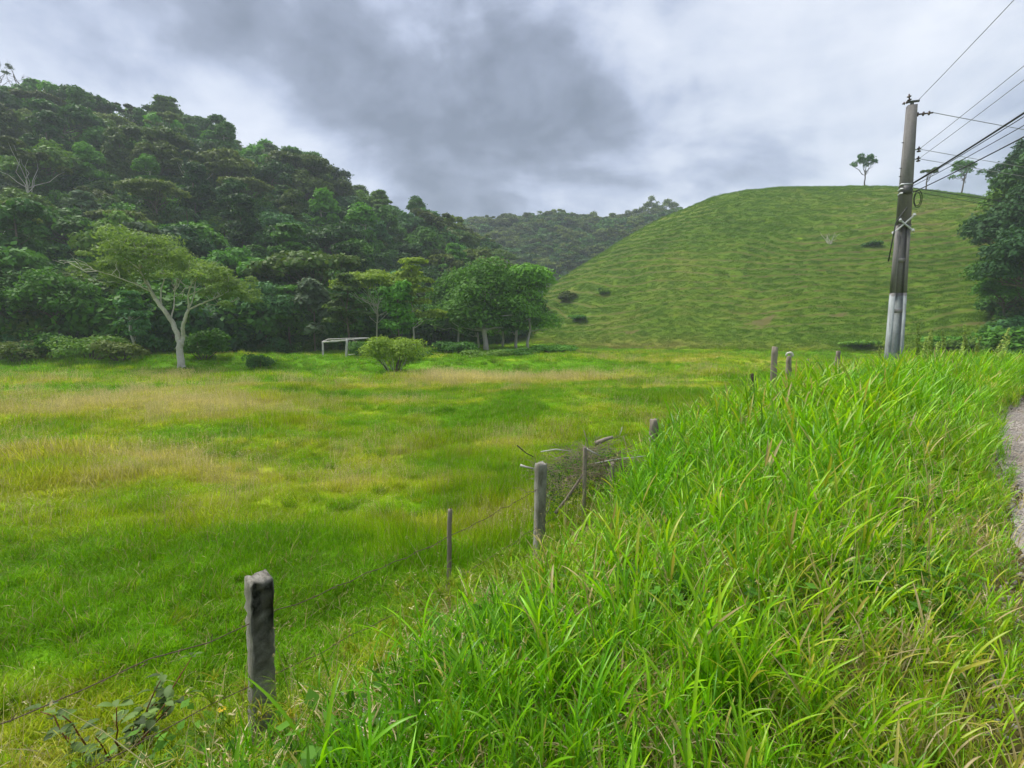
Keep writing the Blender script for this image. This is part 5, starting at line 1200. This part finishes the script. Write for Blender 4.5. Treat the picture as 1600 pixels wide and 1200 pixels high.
# ------------------------------------------------------------------ power pole and lines
def power_pole():
    rng = np.random.default_rng(121); Yp = 14.5; xp = (1396 - 800) / FPX * Yp; z0 = float(height(xp, Yp)); 
    def zat(py): d = ray(1410, py); return EYE + d[2] / d[1] * Yp - z0
    Ht = zat(165); rz = math.atan2(-xp, Yp) + 0.28
    # the pole in the photograph leans a little past vertical
    e = empty('power_pole', (xp, Yp, z0), rz, label='tall tapering concrete power pole with white painted foot in the grass', cat='power pole')
    wb, db, wt_, dt = .40, .30, .21, .17
    def wd(z): t = max(0, z) / Ht; return wb + (wt_ - wb) * t, db + (dt - db) * t
    zp0, zp1 = zat(458), zat(545)
    def section(z0_, z1_, mat, parts, proud=0.0):
        """H-section: two flanges joined by a recessed web"""
        w0, d0 = wd(z0_); w1, d1 = wd(z1_)
        def slab(g, fx0, fx1, dy):     # x from fx0*w/2 to fx1*w/2, depth dy*d
            V = []
            for z, w, d in ((z0_, w0, d0), (z1_, w1, d1)):
                for sx, sy in ((fx0, -1), (fx1, -1), (fx1, 1), (fx0, 1)): V.append((sx * w / 2 + math.copysign(proud, sx) * (abs(sx) > .9), sy * d * dy / 2 + sy * proud, z))
            V = np.array(V); F = np.array([[0, 3, 2, 1], [4, 5, 6, 7], [0, 1, 5, 4], [1, 2, 6, 5], [2, 3, 7, 6], [3, 0, 4, 7]]); g.add(V, F)
        for nm, a, b, dy in parts:
            g = Geo(); slab(g, a, b, dy); link(nm, g.mesh(nm, [mat], False), e)
    zt = zat(352)
    P3 = (('flange', -1, -.56, 1.0), ('flange', .56, 1, 1.0), ('web', -.555, .555, .42))
    section(-.5, zp0, pole_foot(zp0), P3); section(zp0 + .001, zt, M['pole_conc'], P3)
    section(zt + .001, Ht, M['pole_conc'], (('shaft_top', -1, 1, 1.0),))
    for py in (486, 407, 330 + 22):
        z = zat(py); w, d = wd(z); g = Geo(); box(g, (0, 0, z), (w * .555, d * .93, .10)); link('rung', g.mesh('rung', [M['pole_conc']]), e)
    # collars / cable clamps
    for k, py in enumerate((289, 296, 303)):
        z = zat(py); w, d = wd(z); g = Geo(); box(g, (0, 0, z), (w + .03, d + .03, .035)); link('band_clamp', g.mesh('band_clamp', [M['galv']]), e)
    z = zat(300); w, d = wd(z); g = Geo(); box(g, (0, -d / 2 - .05, z + .03), (w * .7, .07, .22)); link('clamp_block', g.mesh('clamp_block', [M['iron']]), e)
    # white crossed bracket
    zc = zat(353); w, d = wd(zc); yf = -d / 2 - .045
    for a, b in (((-.25, yf, zc - .20), (.19, yf - .002, zc + .24)), ((-.13, yf - .035, zc + .13), (.17, yf - .035, zc - .16))):
        g = Geo(); tube(g, [a, b], .022, 6); link('cross_bracket', g.mesh('cross_bracket', [M['tape']]), e)
        for q in (a, b):
            g = Geo(); tube(g, [np.array(q) + (0, -.02, -.03), np.array(q) + (0, .02, .03)], .038, 8); link('bracket_end', g.mesh('bracket_end', [M['tape']]), e)
    g = Geo(); box(g, (0, yf + .02, zc), (w * 1.02, .04, .03)); link('bracket_strap', g.mesh('bracket_strap', [M['iron']]), e)
    g = Geo(); tube(g, [(0.02, yf, zc + .45), (-.10, yf - .03, zc + .28), (-.23, yf - .05, zc + .05), (-.27, yf - .05, zc - .35), (-.33, yf - .04, zc - .95)], .016, 6); link('hanging_cable', g.mesh('hanging_cable', [M['cable']], True), e)
    for r, off in ((.17, 0), (.13, .03)):
        g = Geo(); a = np.linspace(0, 6.283, 22); c = np.array([w / 2 + .13, -.05 + off, zat(313)]); tube(g, np.stack([c[0] + r * .55 * np.cos(a), c[1] + 0 * a, c[2] + r * 1.3 * np.sin(a)], 1), .010, 5, cap=False); link('cable_loop', g.mesh('cable_loop', [M['cable']], True), e)
    # insulators: profile rings
    def insul(name, base, axis, n=3, R=.055, L=.26, m='ceramic'):
        g = Geo(); axis = np.array(axis, float); axis /= np.linalg.norm(axis); pts = []; rad = []
        for k in range(n):
            s0 = k / n * L
            for ds, rr in ((0, .35), (.18, 1.0), (.42, .95), (.5, .4), (1.0, .35)): pts.append(np.array(base) + axis * (s0 + ds * L / n)); rad.append(R * rr)
        tube(g, pts, rad, 10); link(name, g.mesh(name, [M[m]], True), e); return np.array(base) + axis * L
    g = Geo(); box(g, (0, 0, Ht + .03), (.07, .07, .08)); tube(g, [(-.12, 0, Ht + .10), (.16, 0, Ht + .10)], .03, 6); link('top_bracket', g.mesh('top_bracket', [M['iron']]), e)
    insul('insulator', (-.06, 0, Ht + .13), (-.12, 0, 1), 2, .05, .17)
    insul('insulator', (-.10, 0, Ht + .10), (-.9, 0, -.25), 2, .04, .12)
    w, d = wd(Ht - .35); end_a = insul('insulator', (w / 2 + .0, 0, zat(180)), (1, -.15, -.05), 3, .055, .36)
    sec = []
    for py in (235, 250):
        z = zat(py); w, d = wd(z); g = Geo(); box(g, (w / 2 + .05, 0, z), (.12, .03, .02)); link('spool_arm', g.mesh('spool_arm', [M['galv']]), e); insul('spool_insulator', (w / 2 + .11, 0, z - .07), (0, 0, 1), 2, .05, .14); sec.append(np.array([w / 2 + .11, 0, z]))
    for py in (222, 262, 275):
        z = zat(py); w, d = wd(z); g = Geo(); tube(g, [(-w / 2 - .05, 0, z), (-w / 2 + .01, 0, z)], .011, 6); link('bolt', g.mesh('bolt', [M['iron']]), e)
    # world positions
    c, s = math.cos(rz), math.sin(rz)
    def wld(p): return np.array([xp + p[0] * c - p[1] * s, Yp + p[0] * s + p[1] * c, z0 + p[2]])
    D1 = np.array([-.37, -.93, 0]); D1 /= np.linalg.norm(D1); D2 = np.array([.973, .228, 0]); D2 /= np.linalg.norm(D2)
    def wire(a, D, L, sag, r, mat, label, cat='power line', grp=None, dz=0.0, kink=None):
        n = 60; t = np.linspace(0, 1, n)[:, None]; p = np.asarray(a) + D * L * t; p[:, 2] += -4 * sag * (t * (1 - t))[:, 0] + dz * t[:, 0]
        if kink: p[:, 2] += kink[1] * np.exp(-((t[:, 0] * L - kink[0]) / .5) ** 2)
        g = Geo(); tube(g, p, r, 5, cap=False); tag(link('power_line', g.mesh('power_line', [M[mat]], True)), label, cat, grp)
    GA = 'overhead lines coming towards the camera'; GB = 'overhead lines running off to the right'
    wire(wld((.12, 0, Ht + .10)), D1, 34, .45, .007, 'alu', 'highest wire, from the pole top up to the picture top', grp=GA)
    for q, nm in zip(sec, ('second highest wire, from the upper spool insulator to right edge', 'third highest wire, from the lower spool insulator to right edge')): wire(wld(q), D1, 34, .45, .006, 'alu', nm, grp=GA)
    zc1 = zat(289); w, d = wd(zc1)
    wire(wld((w / 2, 0, zc1 + .02)), D1, 34, .50, .019, 'cable', 'thickest black cable bundle rising from the pole clamps', 'cable', GA)
    wire(wld((w / 2, -.04, zc1 + .0)), D1 + np.array([.012, 0, 0]), 34, .50, .008, 'cable', 'black cable hugging the underside of the thick bundle', 'cable', GA)
    wire(wld((w / 2 + .03, 0, zc1 - .04)), D1 + np.array([.02, 0, 0]), 34, .62, .007, 'cable', 'thin grey cable between thick bundle and lowest cable', 'cable', GA)
    wire(wld((w / 2 + .02, -.02, zat(302))), D1 + np.array([.015, 0, 0]), 34, .70, .012, 'cable', 'lowest black cable rising right from the pole clamps', 'cable', GA)
    wire(wld(end_a), D2, 60, .8, .009, 'alu', 'wire running right from the uppermost side insulator', grp=GB)
    for q, nm in zip(sec, ('upper of two thin wires running right from spool insulators', 'lower of two thin wires running right from spool insulators')): wire(wld(q + np.array([.03, 0, 0])), D2, 60, .9, .007, 'alu', nm, grp=GB)
    wire(wld((w / 2, .05, zat(293))), D2, 60, .9, .009, 'cable', 'dark cable running right from the clamps above the hill crest', 'cable', GB)
    wire(wld((w / 2, .05, zat(298))), D2, 60, 1.3, .007, 'cable', 'lowest thin cable running right just above the hill crest', 'cable', GB)
power_pole()

# ------------------------------------------------------------------ weeds and plants that stand out
def plants():
    rng = np.random.default_rng(131)
    # tall seeding weeds behind the bank near the pole
    for i, (px, top, Y, lab) in enumerate(((1432, 512, 14.8, 'tall leafy weed first right of the power pole'), (1452, 520, 15.2, 'tall leafy weed second right of the power pole'), (1478, 522, 15.4, 'bending leafy weed third right of the pole'),
                                (1514, 513, 15.0, 'tall pale weed with drooping yellow leaves'), (1545, 520, 14.8, 'rightmost tall weed leaning to the right'), (1385, 532, 15.0, 'short leafy weed at the left side of pole foot'), (1496, 532, 15.6, 'short weed between the taller weeds'))):
        x = (px - 800) / FPX * Y; z = float(height(x, Y)); d = ray(px, top); H = (EYE + d[2] / d[1] * Y - z) * 1.06
        e = empty('tall_weed', (x, Y, z), 0, label=lab, cat='weed', group='tall weeds beside the power pole')
        for k in range(3):
            g = Geo(); t = Geo(); hh = H * (1, .86, .78)[k]; ln = ((i == 4) * .28 + rng.normal() * .06); base = np.array([rng.normal() * .10, rng.normal() * .1, 0]) * (k > 0)
            u = np.linspace(0, 1, 9)[:, None]; P = base + np.array([ln, 0, 1]) * hh * u + np.array([ln * .4, 0, 0]) * u ** 3 * hh; tube(t, P, np.linspace(.010, .004, 9), 5)
            m = 260; tt = rng.uniform(.30, 1.02, m); B = np.stack([np.interp(tt, u[:, 0], P[:, q]) for q in range(3)], 1); a = rng.uniform(0, 6.28, m); rr = rng.uniform(.02, .11, m) * (1.2 - tt * .85)
            B[:, 0] += np.cos(a) * rr; B[:, 1] += np.sin(a) * rr; B[:, 2] += rng.uniform(-.05, .05, m); leaves(g, rng, B, np.stack([np.cos(a) * .5, np.sin(a) * .5, np.ones(m) * .8], 1) + rng.normal(0, .4, (m, 3)), rng.uniform(.03, .06, m) * (1.2 - .5 * tt), 0, .42)
            st = link('stem', t.mesh('weed_stem', [M['stem_green']], True), e); link('leaves', g.mesh('weed_leaves', [FOL['seedweed']]), st)['kind'] = 'stuff'
    # leafy shrub with red-brown stems, lower left corner
    x, y = -2.40, 2.95; z = float(height(x, y)); e = empty('leafy_shrub', (x, y, z), 0, label='low leafy shrub with red-brown stems in the bottom left corner', cat='shrub')
    for k in range(13):
        a = rng.uniform(0, 6.283); tip = np.array([math.cos(a) * rng.uniform(.12, .55), math.sin(a) * rng.uniform(.1, .4), rng.uniform(.22, .55)]); P = limb(rng, (rng.normal() * .04, rng.normal() * .04, -.05), tip, 7, .12)
        t = Geo(); tube(t, P, np.linspace(.008, .003, 7), 5); st = link('stem', t.mesh('shrub_stem', [M['stem_red']], True), e)
        for q in range(15):
            b = P[rng.integers(1, 7)] + rng.normal(0, .01, 3); az = rng.uniform(0, 6.283); L = rng.uniform(.05, .10); d = np.array([math.cos(az), math.sin(az), rng.uniform(-.1, .7)]); u = np.linspace(0, 1, 6)[:, None]
            Q = b + d * L * (u + .15) + np.array([0, 0, -1]) * L * .35 * u ** 2; g = Geo(); ribbons(g, Q[None], (L * .26 * np.sin(np.pi * np.clip(u[:, 0] * .97 + .02, 0, 1)) ** .8 + .0008)[None], np.array([[-math.sin(az), math.cos(az), rng.normal() * .25]]), .3, [rng.random()])
            link('leaf', g.mesh('shrub_leaf', [FOL['shrub']], True), st)
    # yellow flower beside the first post
    x, y = -1.42, 2.38; z = float(height(x, y)); g = Geo(); e = empty('yellow_wildflower', (x, y, z), 0, label='single yellow wildflower left of the nearest concrete post', cat='flower')
    t = Geo(); tube(t, limb(rng, (0, 0, -.02), (.01, 0, .40), 6, .04), np.linspace(.003, .002, 6), 5); link('stem', t.mesh('flower_stem', [M['stem_green']]), e)
    for k in range(7):
        a = k * .9; p = Geo(); leaves(p, rng, np.array([[.01 + math.cos(a) * .014, math.sin(a) * .014, .41]]), np.array([[math.cos(a) * .3, math.sin(a) * .3, 1.0]]), .012, 0, .6); link('petal', p.mesh('petal', [M['yellow_petal']]), e)
plants()

# ------------------------------------------------------------------ haze
HAZE = 0.0006
if HAZE > 0:
    g = Geo(); box(g, (0, 150, 57), (900, 1000, 118)); V = np.concatenate(g.V)
    m, nt, out = new_mat('valley_haze'); pv = nd(nt, 'ShaderNodeVolumePrincipled'); pv.inputs['Density'].default_value = HAZE; pv.inputs['Color'].default_value = (0.80, 0.88, 1.0, 1); pv.inputs['Anisotropy'].default_value = 0.2
    lk(nt, pv.outputs[0], out.inputs['Volume'])
    me = mesh_from('haze', V, [tuple(f) for f in g.F[0].tolist()], [m]); tag(link('haze', me), 'thin damp haze filling the valley', 'haze', None, 'stuff')
